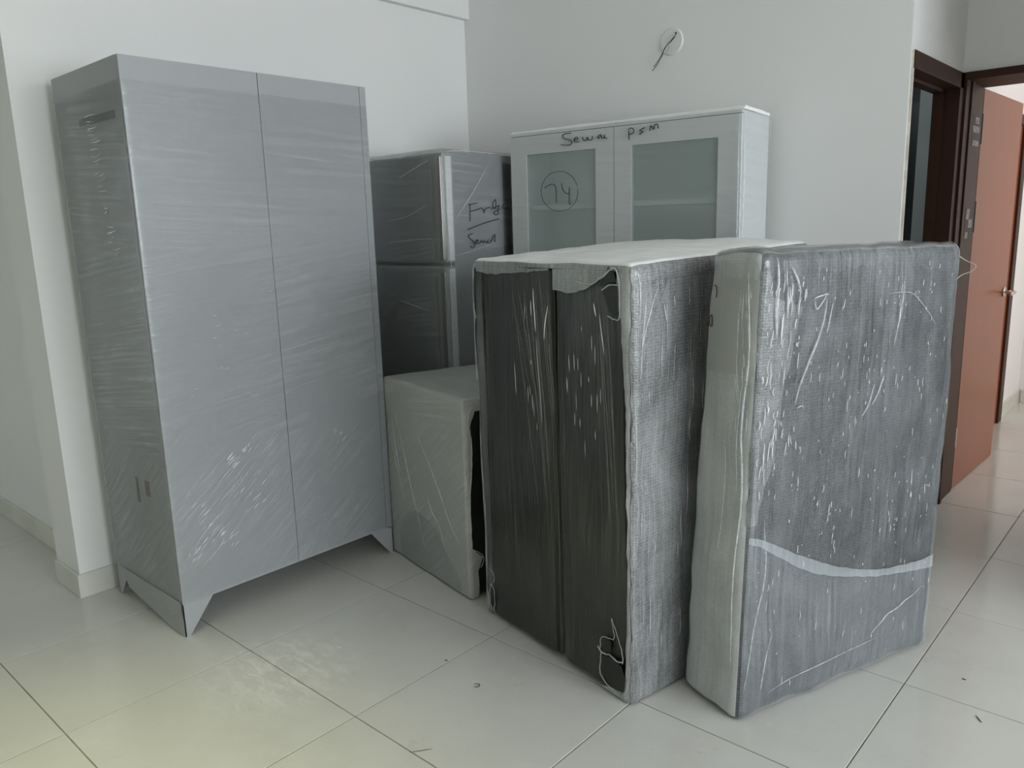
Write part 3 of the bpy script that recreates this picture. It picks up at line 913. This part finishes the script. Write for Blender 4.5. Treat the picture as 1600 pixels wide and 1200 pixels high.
# ------------------------------------------------------------------ white steel cabinet with glazed doors
CA, CB = Vector((-2.557, 2.865, 0)), Vector((-1.453, 2.98, 0))
cax = (CB - CA).normalized(); cay = Vector((-cax.y, cax.x, 0))
CM = Matrix(((cax.x, cay.x, 0, CA.x), (cax.y, cay.y, 0, CA.y), (0, 0, 1, 0), (0, 0, 0, 1)))
CW, CD, CH = (CB - CA).length, 0.315, 1.85
cb_ = empty('display_cabinet', (-2.0, 3.05, 0), 'white steel cabinet with two glazed doors and marker writing, wrapped, against the back wall', 'cabinet')
boxes('cabinet_body', [(0, 0.018, 0.02, CD, 0, CH), (CW - 0.018, CW, 0.02, CD, 0, CH), (0.018, CW - 0.018, 0.02, CD, CH - 0.02, CH), (0.018, CW - 0.018, 0.02, CD, 0, 0.08),
                       (0.018, CW - 0.018, CD - 0.012, CD, 0.08, CH - 0.02)], M_whitesteel, cb_, M=CM)
boxes('top_strip', [(0.0, CW, 0.0, 0.02, CH - 0.012, CH)], M_whitesteel, cb_, M=CM)
cm = 0.548
def gdoor(x0, x1, gx0, gx1):
    zt, zb = CH - 0.0145, 0.06
    g1, g0 = 1.753, 0.95
    fr_ = boxes('door', [(x0, gx0, 0, 0.02, zb, zt), (gx1, x1, 0, 0.02, zb, zt), (gx0, gx1, 0, 0.02, g1, zt), (gx0, gx1, 0, 0.02, 0.86, g0), (gx0, gx1, 0, 0.02, zb, 0.16),
                         ], M_whitesteel, cb_, M=CM)
    boxes('glass_pane', [(gx0 + 0.0005, gx1 - 0.0005, 0.006, 0.010, g0, g1)], M_glass, fr_, M=CM)
    boxes('lower_panel', [(gx0 + 0.0005, gx1 - 0.0005, 0.006, 0.012, 0.16, 0.86)], M_whitesteel, fr_, M=CM)
gdoor(0.001, cm - 0.0015, 0.088, 0.457)
gdoor(cm + 0.0015, CW - 0.001, 0.631, 1.015)
boxes('seam_shadow_gap', [(cm - 0.0014, cm + 0.0014, 0.006, 0.0195, 0.07, CH - 0.02), (0.004, CW - 0.004, 0.004, 0.0195, CH - 0.0143, CH - 0.0122)], M_seam, cb_, M=CM)
for z in (1.502, 1.15, 0.75, 0.4):
    boxes('shelf', [(0.02, CW - 0.02, 0.035, CD - 0.014, z, z + 0.022)], M_whitesteel, cb_, M=CM)
cbk = Block([CM @ Vector(p) for p in ((0, 0, 0), (CW, 0, 0), (CW, CD, 0), (0, CD, 0))], [CM @ Vector(p) for p in ((0, 0, CH), (CW, 0, CH), (CW, CD, CH), (0, CD, CH))],
            0.006, amp=0.002, nscale=(5, 5, 9), seed=2, dome=0.0)
cbk.mesh('stretch_film', M_film_cabinet, cb_, step=0.025, off=0.008, faces='FR')
tb = Block([CM @ Vector(p) for p in ((-.005, .0, CH), (CW + .005, 0, CH), (CW + .005, CD, CH), (-.005, CD, CH))],
           [CM @ Vector(p) for p in ((-.005, 0.03, CH + .014), (CW + .005, 0.03, CH + .018), (CW + .005, CD, CH + .012), (-.005, CD, CH + .010))], 0.004, amp=0.003, nscale=(9, 9, 9), seed=3)
tb.mesh('film_cap', M_foam_top, cb_, step=0.02, off=0.0, faces='FRT')
CAB = [[(0.341, 1.827), (0.315, 1.828), (0.297, 1.822), (0.303, 1.808), (0.333, 1.799), (0.345, 1.786), (0.328, 1.777), (0.284, 1.783)],
       [(0.354, 1.795), (0.376, 1.8), (0.367, 1.808), (0.355, 1.797), (0.36, 1.787), (0.381, 1.789)], [(0.398, 1.807), (0.404, 1.791), (0.418, 1.792), (0.424, 1.803), (0.429, 1.791), (0.447, 1.791), (0.448, 1.806)],
       [(0.491, 1.809), (0.476, 1.801), (0.48, 1.793), (0.494, 1.805), (0.497, 1.793), (0.506, 1.794), (0.509, 1.806), (0.51, 1.793), (0.521, 1.791)], [(0.627, 1.776), (0.625, 1.812)],
       [(0.623, 1.816), (0.638, 1.822), (0.649, 1.813), (0.644, 1.8), (0.623, 1.797)], [(0.7, 1.818), (0.675, 1.807), (0.694, 1.802), (0.675, 1.794), (0.682, 1.793)],
       [(0.723, 1.803), (0.727, 1.823), (0.74, 1.807), (0.744, 1.823), (0.757, 1.826), (0.761, 1.808)]]
CABN = [[(0.369, 1.601), (0.357, 1.625), (0.339, 1.644), (0.316, 1.659), (0.289, 1.667), (0.259, 1.667), (0.232, 1.661), (0.208, 1.648), (0.19, 1.629), (0.179, 1.605), (0.176, 1.58), (0.181, 1.554), (0.194, 1.531),
         (0.215, 1.512), (0.24, 1.499), (0.268, 1.493), (0.297, 1.494), (0.324, 1.502), (0.346, 1.517), (0.362, 1.537), (0.371, 1.561), (0.372, 1.586)]]
CABM = [[(0.193, 1.598), (0.216, 1.609), (0.241, 1.613), (0.256, 1.596), (0.257, 1.532)], [(0.287, 1.615), (0.291, 1.592), (0.308, 1.571), (0.33, 1.566)], [(0.328, 1.596), (0.326, 1.524), (0.337, 1.525)]]
writing(cbk, 'marker_writing', 'F', CAB, 0.0022, cb_, 0.010, 'black marker writing "Sewal P&M" across the top rail')
writing(cbk, 'marker_number', 'F', CABM, 0.0018, cb_, 0.010, 'number 74 in black marker on the left glass')
writing(cbk, 'marker_circle', 'F', CABN, 0.0011, cb_, 0.010, 'thin marker ring round the number')
cbk.lines('film_crease', [('R', [(.012, 0.9), (.010, 1.3), (.014, 1.84)], 0.004), ('F', [(CW - .01, 0.9), (CW - .006, 1.3), (CW - .008, 1.83)], 0.003)], 0.002, M_pleat, cb_, off=0.009)

# ------------------------------------------------------------------ small foam-wrapped appliance between wardrobe and black parcel
sb = Block([(-2.69, 2.125, 0), (-2.045, 1.985, 0), (-1.94, 2.475, 0), (-2.585, 2.61, 0)], [(-2.69, 2.125, .806), (-2.045, 1.985, .806), (-1.94, 2.475, .80), (-2.585, 2.61, .80)], 0.018, amp=0.003, nscale=(6, 6, 5), seed=21)
so = empty('wrapped_appliance', (-2.32, 2.3, 0), 'low grey foam-wrapped box torn open at its right edge, beside the wardrobe', 'parcel')
sb.mesh('appliance_body', M_black, so, step=0.05, off=-0.012)
# foam wrap: front and top whole, right side only as a torn margin
sb.mesh('foam_wrap', M_foam_small, so, step=0.018, off=0.0, faces='FTLK')
sb.patch('foam_margin', 'R', [(-0.0, 0.040, 0.0), (0.0, 0.040, 0.12), (0, 0.062, 0.17), (0.0, 0.014, 0.215), (0, 0.016, 0.40), (0, 0.026, 0.52), (0, 0.030, 0.64), (0, 0.028, 0.70), (0, 0.05, 0.755), (0, 0.5, 0.765), (0, 0.5, 0.806)], M_foam_small, so, off=0.001, edge=0.006, nu=8)
sb.lines('torn_foam_rim', [('R', [(0.026, 0.755), (0.018, 0.70), (0.030, 0.64), (0.026, 0.52), (0.015, 0.42), (0.014, 0.3), (0.013, 0.22)], 0.004), ('R', [(0.026, 0.755), (0.05, 0.772), (0.12, 0.77)], 0.005),
                           ('R', [(0.014, 0.215), (0.05, 0.19), (0.066, 0.16), (0.05, 0.13)], 0.003)], 0.004, M_foam_edge, so, off=0.003, taper=False, jag=0.002)['kind'] = 'stuff'
sb.lines('film_crease', [('F', [(0.11, .66), (.16, .54), (.22, .36), (.28, .20), (0.32, .10)], 0.0015), ('F', [(0.30, .60), (.42, .45), (.52, .30), (.60, .22)], 0.0014), ('F', [(0.06, .52), (0.10, .42), (.16, .28)], 0.001),
                         ('F', [(.36, .34), (.39, .29), (.43, .26)], 0.0018), ('F', [(0.08, .62), (0.10, .5), (.13, .40)], 0.0012), ('F', [(.44, .26), (.48, .17)], 0.001)], 0.0013, M_pleat, so, off=0.002)
sb.patch_h('foam_overlap', 'F', [(0.10, 0.012, 0.13), (0.16, 0.012, 0.22), (0.25, 0.012, 0.262), (0.36, 0.012, 0.25), (0.42, 0.012, 0.22), (0.52, 0.012, 0.12), (0.60, 0.012, 0.05)], M_foam_sheet, so, off=0.003, edge=0.004)

# ------------------------------------------------------------------ tall black-fronted parcel
bx = Vector((0.758, -0.166, 0)).normalized(); by = Vector((-bx.y, bx.x, 0))
B0 = Vector((-1.945, 1.968, 0)); BW, BD = 0.776, 0.80
bb = [B0, B0 + bx * BW, B0 + bx * BW + by * BD, B0 + by * BD]
bt = [p + Vector((0, 0, z)) for p, z in zip(bb, (1.318, 1.318, 1.352, 1.352))]
blk = Block(bb, bt, 0.022, amp=0.006, nscale=(5, 5, 2.0), seed=31, dome=0.020)
bo = empty('black_fronted_parcel', tuple(B0 + bx * .38 + by * .4), 'tall parcel with two dark front boards and torn foam corners, in the middle', 'parcel')
blk.mesh('inner_core', M_black, bo, step=0.05, off=-0.022)
# two front boards with a dark gap between them that closes towards the floor
def board(u0, u1b, u1t, name='front_board'):
    bm = bmesh.new(); uvl = bm.loops.layers.uv.new('UVMap')
    rows = 30; cols = 10
    g = []
    for j in range(rows + 1):
        v = 0.012 + (1.300 - 0.012) * j / rows
        a = u0[0] + (u0[1] - u0[0]) * j / rows; b = u1b + (u1t - u1b) * j / rows
        g.append([(a + (b - a) * i / cols, v) for i in range(cols + 1)])
    vv = [[bm.verts.new(blk.at('F', u, v, -0.006 + (0 if 0 < i < cols else -0.012))) for i, (u, v) in enumerate(r)] for r in g]
    for j in range(rows):
        for i in range(cols):
            fc = bm.faces.new((vv[j][i], vv[j][i + 1], vv[j + 1][i + 1], vv[j + 1][i])); fc.smooth = True
            for lp, (jj, ii) in zip(fc.loops, ((j, i), (j, i + 1), (j + 1, i + 1), (j + 1, i))): lp[uvl].uv = g[jj][ii]
    me = bpy.data.meshes.new(name); bm.to_mesh(me); bm.free()
    return link(name, me, M_ribbed, bo)
board((0.022, 0.045), 0.438, 0.425)
board((0.447, 0.466), 0.752, 0.715)
blk.mesh('bubble_wrap', M_bub_black, bo, step=0.015, off=0.004, faces='RK')
blk.mesh('foam_top', M_foam_top, bo, step=0.015, off=0.004, faces='T')
blk.mesh('foam_side', M_foam_end, bo, step=0.03, off=0.003, faces='L')
# clear film over the front, stopping short of the torn corners
blk.patch('stretch_film', 'F', [(0.03, 0.43, 0.012), (0.08, 0.43, 0.03), (0.08, 0.43, 0.12), (0.03, 0.43, 0.17), (0.012, 0.432, 0.22), (0.012, 0.428, 1.316)],
          M_film_black, bo, off=0.004, nu=40, edge=0.003)
blk.patch('stretch_film', 'F', [(0.452, 0.765, 0.012), (0.452, 0.66, 0.03), (0.452, 0.655, 0.12), (0.452, 0.70, 0.17), (0.453, 0.765, 0.22), (0.462, 0.765, 1.16), (0.463, 0.72, 1.19), (0.463, 0.70, 1.27), (0.464, 0.72, 1.29), (0.466, 0.765, 1.316)],
          M_film_black, bo, off=0.004, nu=40, edge=0.003)
# foam margins that fold round the front edges
blk.patch('foam_margin', 'F', [(0.0, 0.022, 0.01), (0.0, 0.045, 0.06), (-0.0, 0.020, 0.11), (0.0, 0.030, 0.30), (0.0, 0.022, 0.60), (0.0, 0.013, 0.95), (0, 0.012, 1.2), (0.0, 0.016, 1.29), (0.0, 0.25, 1.296), (0, 0.43, 1.302), (0.0, 0.776, 1.300), (0.0, 0.776, 1.318)],
          M_foam_margin, bo, off=0.006, nu=16, edge=0.004, seed=3)
blk.patch('foam_margin', 'F', [(0.60, 0.776, 0.003), (0.66, 0.776, 0.018), (0.755, 0.776, 0.045), (0.757, 0.776, 0.15), (0.765, 0.776, 0.5), (0.762, 0.776, 0.8), (0.755, 0.776, 1.0), (0.740, 0.776, 1.17), (0.728, 0.776, 1.20), (0.725, 0.776, 1.29), (0.71, 0.776, 1.318)],
          M_foam_margin, bo, off=0.0055, nu=8, edge=0.004, seed=5)
# crumpled foam flap hanging over the top right of the front
blk.patch_h('foam_flap', 'F', [(0.445, 1.238, 1.316), (0.50, 1.232, 1.316), (0.56, 1.237, 1.316), (0.61, 1.25, 1.316), (0.65, 1.272, 1.316), (0.69, 1.296, 1.316)], M_foam_flap, bo, off=0.007, edge=0.004, seed=2)
blk.patch_h('foam_flap', 'F', [(0.03, 1.285, 1.316), (0.10, 1.275, 1.316), (0.2, 1.28, 1.316), (0.3, 1.287, 1.316), (0.425, 1.296, 1.316)], M_foam_flap, bo, off=0.007, edge=0.004, seed=7)
blk.lines('torn_foam_rim', [('F', [(0.02, 1.30), (0.012, 1.2), (0.014, 1.1), (0.004, 1.0), (0.01, .9)], 0.004), ('F', [(0.022, 1.295), (0.012, 1.28), (0.015, 1.18), (0.022, 1.12)], 0.003),
                            ('F', [(0.56, 1.268), (0.62, 1.262), (0.66, 1.278), (0.70, 1.302), (0.72, 1.306)], 0.0045), ('F', [(0.668, 1.248), (0.70, 1.262), (0.735, 1.265)], 0.004),
                            ('F', [(0.69, 1.175), (0.715, 1.17), (0.74, 1.18), (0.735, 1.29), (0.70, 1.31)], 0.0035), ('F', [(0.64, 0.145), (0.66, 0.130), (0.69, 0.135), (0.72, 0.128), (0.745, 0.135)], 0.004),
                            ('F', [(0.65, 0.14), (0.655, 0.18), (0.69, 0.19), (0.71, 0.20), (0.70, 0.26), (0.74, 0.17), (0.745, 0.13)], 0.0022), ('F', [(0.655, 0.13), (0.65, 0.06), (0.675, 0.035), (0.71, 0.028), (0.75, 0.030), (0.765, 0.07)], 0.003),
                            ('F', [(0.045, 0.13), (0.07, 0.12), (0.075, 0.07), (0.06, 0.03), (0.042, 0.06), (0.045, 0.13)], 0.0022), ('F', [(0.045, 0.19), (0.07, 0.18), (0.072, 0.15), (0.05, 0.13)], 0.002)],
          0.003, M_foam_edge, bo, off=0.008, taper=False, jag=0.0025)['kind'] = 'stuff'
o = blk.blob('torn_hole', 'F', [(0.655, 0.122), (0.70, 0.128), (0.742, 0.12), (0.758, 0.085), (0.752, 0.038), (0.72, 0.032), (0.69, 0.036), (0.668, 0.05), (0.655, 0.075)], M_black, bo, off=0.0085); o['label'] = 'dark hole torn through the foam'
o = blk.blob('torn_hole', 'F', [(0.045, 0.115), (0.062, 0.118), (0.070, 0.08), (0.060, 0.035), (0.048, 0.055)], M_black, bo, off=0.0085)
o = blk.blob('torn_hole', 'F', [(0.668, 1.25), (0.70, 1.26), (0.732, 1.26), (0.735, 1.185), (0.715, 1.178), (0.695, 1.19)], M_black, bo, off=0.0085)
o = blk.blob('torn_hole', 'F', [(0.655, 1.256), (0.690, 1.30), (0.716, 1.302), (0.728, 1.272), (0.70, 1.270), (0.672, 1.258)], M_black, bo, off=0.0085)
o = blk.blob('torn_hole', 'F', [(0.012, 1.292), (0.028, 1.294), (0.030, 1.2), (0.026, 1.1), (0.018, 1.0), (0.014, 1.05), (0.012, 1.15)], M_black, bo, off=0.0085)
o = blk.blob('torn_hole', 'F', [(0.655, 0.18), (0.675, 0.186), (0.70, 0.18), (0.69, 0.142), (0.66, 0.14)], M_black, bo, off=0.0085)
# taut pleats in the film, fanning from the top of the left board to the gap
st = []
rs = random.Random(3)
for k in range(16):
    u0 = 0.24 + 0.19 * k / 15 + rs.uniform(-.008, .008)
    u1 = 0.36 + 0.10 * k / 15 + rs.uniform(-.01, .01)
    v1 = rs.uniform(0.25, 0.85); v0 = rs.uniform(1.15, 1.30)
    st.append(('F', [(u0, v0), (u0 * .7 + u1 * .3 + .004, v0 * .7 + v1 * .3), (u1, v1)], rs.uniform(0.0008, 0.0020)))
for k in range(12):
    u0 = rs.uniform(0.05, 0.72); v0 = rs.uniform(0.6, 1.28); L = rs.uniform(0.2, 0.7)
    st.append(('F', [(u0, v0), (u0 + .006, v0 - L / 2), (u0 + 0.012, max(v0 - L, .03))], rs.uniform(0.0005, 0.0011)))
for k in range(10):
    u0 = rs.uniform(0.62, 0.70); st.append(('F', [(u0, 1.20), (u0 + .02, .95), (u0 + 0.055, rs.uniform(.4, .8))], rs.uniform(0.0008, 0.0018)))
o = blk.lines('film_pleat', st, 0.001, M_pleat_dark, bo, off=0.006); tag(o, kind='stuff')
st = []
for k in range(26):
    u0 = rs.choice([rs.uniform(0.54, 0.66), rs.uniform(0.30, 0.36), rs.uniform(0.5, 0.66)]); v0 = rs.uniform(0.75, 1.2); L = rs.uniform(0.015, 0.06)
    st.append(('F', [(u0, v0), (u0 + .001, v0 - L)], rs.uniform(0.0004, 0.0008)))
st += [('F', [(.345, 1.24), (.352, 1.17), (.358, 1.10)], 0.0016), ('F', [(.335, 1.20), (.338, 1.15)], 0.0012), ('F', [(.42, 1.19), (.405, 1.13), (.40, 1.08)], 0.0015), ('F', [(.36, 1.09), (.37, .95), (.38, .80)], 0.0008),
       ('F', [(.632, 1.21), (.640, 1.17)], 0.0018), ('F', [(.655, 1.18), (.672, 1.06)], 0.0012), ('F', [(.24, .99), (.245, .88)], 0.0008)]
o = blk.lines('film_glint', st, 0.001, M_glint, bo, off=0.007); tag(o, kind='stuff')
# upright creases in the bubble wrap on the right-hand side
st = []
for k in range(50):
    u0 = rs.uniform(0.0, 0.45); v0 = rs.uniform(0.15, 1.24); L = rs.uniform(0.03, 0.16)
    st.append(('R', [(u0, v0), (u0 + rs.uniform(-.004, .004), v0 - L / 2), (u0 + rs.uniform(-.004, .004), max(v0 - L, .03))], rs.uniform(0.0006, 0.0014)))
st += [('R', [(.02, 1.30), (.024, 1.22), (.018, 1.12)], 0.0022), ('R', [(.012, .95), (.016, .8), (.014, .7)], 0.0016), ('R', [(.10, 1.26), (.06, 1.18), (.03, 1.08)], 0.0022), ('R', [(.05, 1.24), (.035, 1.12), (.03, 1.0)], 0.002), ('R', [(.16, 1.22), (.165, 1.19)], 0.002), ('R', [(.12, 1.2), (.13, 1.15)], 0.002)]
blk.patch('corner_overlap', 'R', [(0.0, 0.035, 0.01), (0.0, 0.045, 0.2), (0.0, 0.022, 0.5), (0.0, 0.018, 0.9), (0.0, 0.04, 1.05), (0.0, 0.10, 1.2), (0.0, 0.14, 1.27), (0.0, 0.8, 1.285), (0.0, 0.8, 1.318)], M_foam_over, bo, off=0.0075, nu=24, edge=0.012, seed=12)
o = blk.lines('wrap_crease', st, 0.001, M_pleat, bo, off=0.009); tag(o, kind='stuff')

# ------------------------------------------------------------------ pale bubble-wrapped slab, front right
rx = Vector((0.294, 0.810, 0)).normalized(); ry = Vector((-rx.y, rx.x, 0))     # rx along the broad face, ry into the thickness
R0 = Vector((-0.912, 1.927, 0)); RW, RD = 0.862, 0.235
rb = [R0, R0 + rx * RW, R0 + rx * RW + ry * RD, R0 + ry * RD]
rtp = [R0 + Vector((0.030, 0.014, 1.350)), R0 + rx * RW + Vector((0.012, 0.003, 1.338)), R0 + rx * RW + ry * RD + Vector((0.03, 0, 1.338)), R0 + ry * (RD * 0.92) + Vector((0.045, 0.02, 1.345))]
slb = Block(rb, rtp, 0.030, amp=0.007, nscale=(6, 6, 3.0), seed=51, bulge=0.006)
slb.amp = 0.009
ro = empty('pale_wrapped_slab', tuple(R0 + rx * .43 + ry * .12), 'broad upright slab in pale bubble wrap and clear film, front right beside the doorway', 'parcel')
slb.mesh('inner_board', M_core_right, ro, step=0.05, off=-0.006)
slb.mesh('bubble_wrap', M_bub_right, ro, step=0.014, off=0.002, faces='FRKD')
slb.mesh('foam_top', M_foam_margin, ro, step=0.014, off=0.002, faces='T')
slb.patch_h('foam_top_band', 'F', [(0.02, 1.285, slb.h - .004), (0.15, 1.30, slb.h - .004), (0.3, 1.29, slb.h - .004), (0.5, 1.305, slb.h - .004), (0.7, 1.28, slb.h - .004), (0.85, 1.25, slb.h - .004)], M_foam_veil, ro, off=0.009, edge=0.012)
slb.patch('crumpled_overlap', 'F', [(0.0, 0.03, 0.60), (0.0, 0.055, 0.70), (0.0, 0.10, 0.78), (0.0, 0.085, 0.86), (0.0, 0.11, 0.97), (0.0, 0.13, 1.08), (0.0, 0.16, 1.20), (0.0, 0.04, 1.23), (0, 0.035, 1.30)], M_foam_over, ro, off=0.004, nu=10, edge=0.012, seed=8)
slb.patch('edge_overlap', 'F', [(0.82, 0.862, 0.02), (0.83, 0.862, 0.3), (0.81, 0.862, 0.6), (0.825, 0.862, 0.9), (0.80, 0.862, 1.2), (0.78, 0.862, 1.30)], M_foam_veil, ro, off=0.009, nu=6, edge=0.01, seed=9)
slb.mesh('foam_end', M_foam_end, ro, step=0.016, off=0.002, faces='L')
slb.mesh('stretch_film', M_film_right, ro, step=0.02, off=0.007, faces='FRLT')
slb.patch_h('foam_sheet', 'F', [(0.012, 0.01, 0.56), (0.05, 0.01, 0.55), (0.21, 0.01, 0.455), (0.378, 0.01, 0.385), (0.616, 0.01, 0.325), (0.824, 0.01, 0.312), (0.855, 0.01, 0.312)], M_foam_sheet, ro, off=0.009, nv=20, edge=0.003)
slb.patch_h('foam_hem', 'F', [(0.012, 0.552, 0.57), (0.05, 0.536, 0.560), (0.212, 0.436, 0.475), (0.30, 0.395, 0.435), (0.378, 0.370, 0.402), (0.47, 0.350, 0.372), (0.616, 0.318, 0.342), (0.76, 0.298, 0.33), (0.85, 0.29, 0.335)], M_foam_hem, ro, off=0.0105, nv=4, edge=0.003)
slb.patch('paper_sheet', 'L', [(0.02, 0.228, 1.02), (0.02, 0.232, 1.20), (0.03, 0.232, 1.278)], M_paper, ro, off=0.004, nu=14)['label'] = 'white paper sheet under the film with part of a marker scrawl'
RMK = [[(0.113, 1.259), (0.125, 1.255), (0.13, 1.24), (0.128, 1.225)], [(0.111, 1.177), (0.104, 1.166), (0.108, 1.146), (0.116, 1.146), (0.115, 1.169), (0.111, 1.177)], [(0.094, 1.154), (0.098, 1.149), (0.097, 1.143)]]
writing(slb, 'marker_writing', 'L', [[(u - 0.075, v) for u, v in s] for s in RMK], 0.0013, ro, 0.009, 'curls of black marker handwriting')
rs = random.Random(77)
st = []
gl = []
for k in range(230):
    u0 = rs.random() * 0.82 + 0.02; v0 = rs.uniform(0.34, 1.30) if rs.random() < .88 else rs.uniform(.05, .35)
    if k % 3 == 0:
        cu, cv = rs.choice(((.52, .98), (.46, .93), (.30, 1.16), (.55, 1.20), (.12, .85), (.10, .78), (.74, .6), (.70, 1.22), (.22, .70), (.62, .5), (.33, .55)))
        u0, v0 = cu + rs.gauss(0, .035), cv + rs.gauss(0, .045)
    if not (0.01 < u0 < .85): continue
    L = abs(rs.gauss(0, 0.014)) + 0.003
    gl.append(('F', [(u0, v0), (u0 + rs.uniform(-.003, .003), v0 - L * .5), (u0 + rs.uniform(-.003, .003), v0 - L)], rs.uniform(0.0005, 0.0010)))
for k in range(60):
    u0 = rs.uniform(.02, .16); v0 = rs.uniform(.75, 1.3); L = rs.uniform(.01, .06)
    gl.append(('F', [(u0, v0), (u0 + rs.uniform(-.006, .003), v0 - L * .5), (u0 + rs.uniform(-.006, .003), v0 - L)], rs.uniform(0.0006, 0.0014)))
o = slb.lines('film_glint', gl, 0.001, M_glint, ro, off=0.0105); tag(o, kind='stuff')
st += [('F', [(.045, 1.33), (.052, 1.27), (.050, 1.20), (.06, 1.12)], 0.0045), ('F', [(.10, 1.31), (.125, 1.27), (.135, 1.235)], 0.003), ('F', [(.09, 1.26), (.092, 1.17)], 0.003),
       ('F', [(.19, 1.22), (.23, 1.228), (.25, 1.23)], 0.0028), ('F', [(.195, 1.215), (.205, 1.19), (.245, 1.228)], 0.0024), ('F', [(.245, 1.22), (.23, 1.14), (.20, 1.06), (.165, .98), (.15, .93)], 0.003),
       ('F', [(.155, .92), (.175, .925), (.185, .915)], 0.0015), ('F', [(.27, 1.21), (.255, 1.15), (.25, 1.12)], 0.002), ('F', [(.58, 1.25), (.57, 1.17), (.55, 1.06)], 0.0022),
       ('F', [(.50, 1.215), (.56, 1.218), (.62, 1.21), (.70, 1.16), (.76, 1.10)], 0.0012), ('F', [(.48, .955), (.46, .90), (.43, .86)], 0.002), ('F', [(.52, .98), (.50, .93), (.47, .89)], 0.002),
       ('F', [(.06, .62), (.075, .45), (.04, .25), (.02, .10)], 0.002), ('F', [(.12, .27), (.09, .14), (.08, .08)], 0.002), ('F', [(.55, .125), (.62, .17), (.70, .185), (.80, .235)], 0.0022),
       ('F', [(.10, .06), (.25, .09), (.42, .10), (.6, .11)], 0.0012), ('L', [(.20, 1.30), (.212, 1.1), (.20, .9), (.215, .7), (.205, .45), (.21, .15)], 0.0028),
       ('L', [(.17, 1.25), (.165, 1.1), (.175, .95)], 0.0014), ('L', [(.19, 1.0), (.185, .85), (.195, .7)], 0.0016), ('L', [(.14, .85), (.15, .7), (.145, .5)], 0.001)]
for k in range(26):
    u0 = rs.uniform(0.16, 0.225); v0 = rs.uniform(0.9, 1.27); st.append(('L', [(u0, v0), (u0 + .002, v0 - rs.uniform(.02, .09))], rs.uniform(.0006, .0013)))
o = slb.lines('wrap_crease', st, 0.001, M_pleat, ro, off=0.010); tag(o, kind='stuff')
# loose loop of film at the far top corner
c0 = slb.at('F', RW, 1.315, 0.004)
tubes('film_loop', [smoothline([c0, c0 + Vector((.020, .012, -.016)), c0 + Vector((.046, .014, -.030)), c0 + Vector((.040, .012, -.046)), c0 + Vector((.012, .01, -.060)), c0 + Vector((-.002, .0, -.075))], 5)], 0.0015, M_foam_edge, ro)

# ------------------------------------------------------------------ wall disc with bare wires
tp = bmesh.new()
bmesh.ops.create_cone(tp, cap_ends=True, segments=40, radius1=0.060, radius2=0.055, depth=0.006, matrix=Matrix.Translation((-1.992, YB - 0.003, 2.236)) @ Matrix.Rotation(math.pi / 2, 4, 'X'))
me = bpy.data.meshes.new('wall_disc'); tp.to_mesh(me); tp.free()
wd = tag(link('wall_cover_disc', me, M_plate), 'round white cover disc on the back wall that the wires come out of', 'cover plate')
WI = [[(-1.966, 2.264), (-1.967, 2.257), (-1.971, 2.251), (-1.987, 2.235), (-2.0, 2.226), (-2.023, 2.198), (-2.041, 2.176), (-2.073, 2.144), (-2.083, 2.143)],
      [(-1.971, 2.251), (-1.985, 2.236), (-1.997, 2.229), (-2.02, 2.202), (-2.026, 2.183), (-2.043, 2.161), (-2.061, 2.142), (-2.088, 2.123)], [(-1.987, 2.233), (-1.993, 2.22), (-1.994, 2.205), (-2.014, 2.191)]]
wi = empty('ceiling_lead_wires', (-1.97, YB - 0.01, 2.26), 'two thin black bare wires hanging from the white disc on the back wall', 'wire')
for q, s in enumerate(WI):
    pts = smoothline([(x, YB - 0.009 - 0.012 * math.sin(math.pi * k / (len(s) - 1)) - 0.003 * q, z) for k, (x, z) in enumerate(s)], 4)
    tubes('wire', [pts], 0.0016 if q < 2 else 0.0008, M_wire, wi, 6)
tp = bmesh.new(); bmesh.ops.create_uvsphere(tp, u_segments=10, v_segments=8, radius=0.0042, matrix=Matrix.Translation((-1.966, YB - 0.009, 2.268)))
me = bpy.data.meshes.new('wire_knot'); tp.to_mesh(me); tp.free(); link('wire_knot', me, M_wire, wi, True)

# ------------------------------------------------------------------ bits lying on the floor
def crumb(name, pts, r, mat, label):
    o = tubes(name, [smoothline([(x, y, r * 0.9) for x, y in pts], 4)], r, mat, None, 5, True)
    tag(o, label, 'debris')
crumb('debris_curl', [(-1.641, 1.590), (-1.625, 1.600), (-1.618, 1.587), (-1.631, 1.577)], 0.0013, M_crumb, 'small dark curled shaving on the floor tile before the black parcel')
crumb('debris_chip', [(-1.815, 1.625), (-1.810, 1.632), (-1.804, 1.630)], 0.0017, M_crumb, 'tiny dark chip on the tile joint in front of the low grey box')
crumb('debris_sliver', [(-1.545, 1.235), (-1.525, 1.262), (-1.505, 1.29)], 0.0009, M_crumb, 'thin dark sliver on the floor near the bottom centre')
crumb('plaster_crumb', [(-2.175, 1.446), (-2.166, 1.451), (-2.150, 1.453)], 0.0024, M_chalk, 'pale plaster crumb on the floor in front of the wardrobe')
crumb('debris_sliver', [(-0.395, 2.40), (-0.382, 2.382), (-0.372, 2.37)], 0.0015, M_crumb, 'dark sliver on the floor at the lower right, nearest the frame corner')
crumb('debris_chip', [(-0.470, 2.583), (-0.465, 2.579), (-0.458, 2.580)], 0.0018, M_crumb, 'dark chip on the floor right of the pale slab')
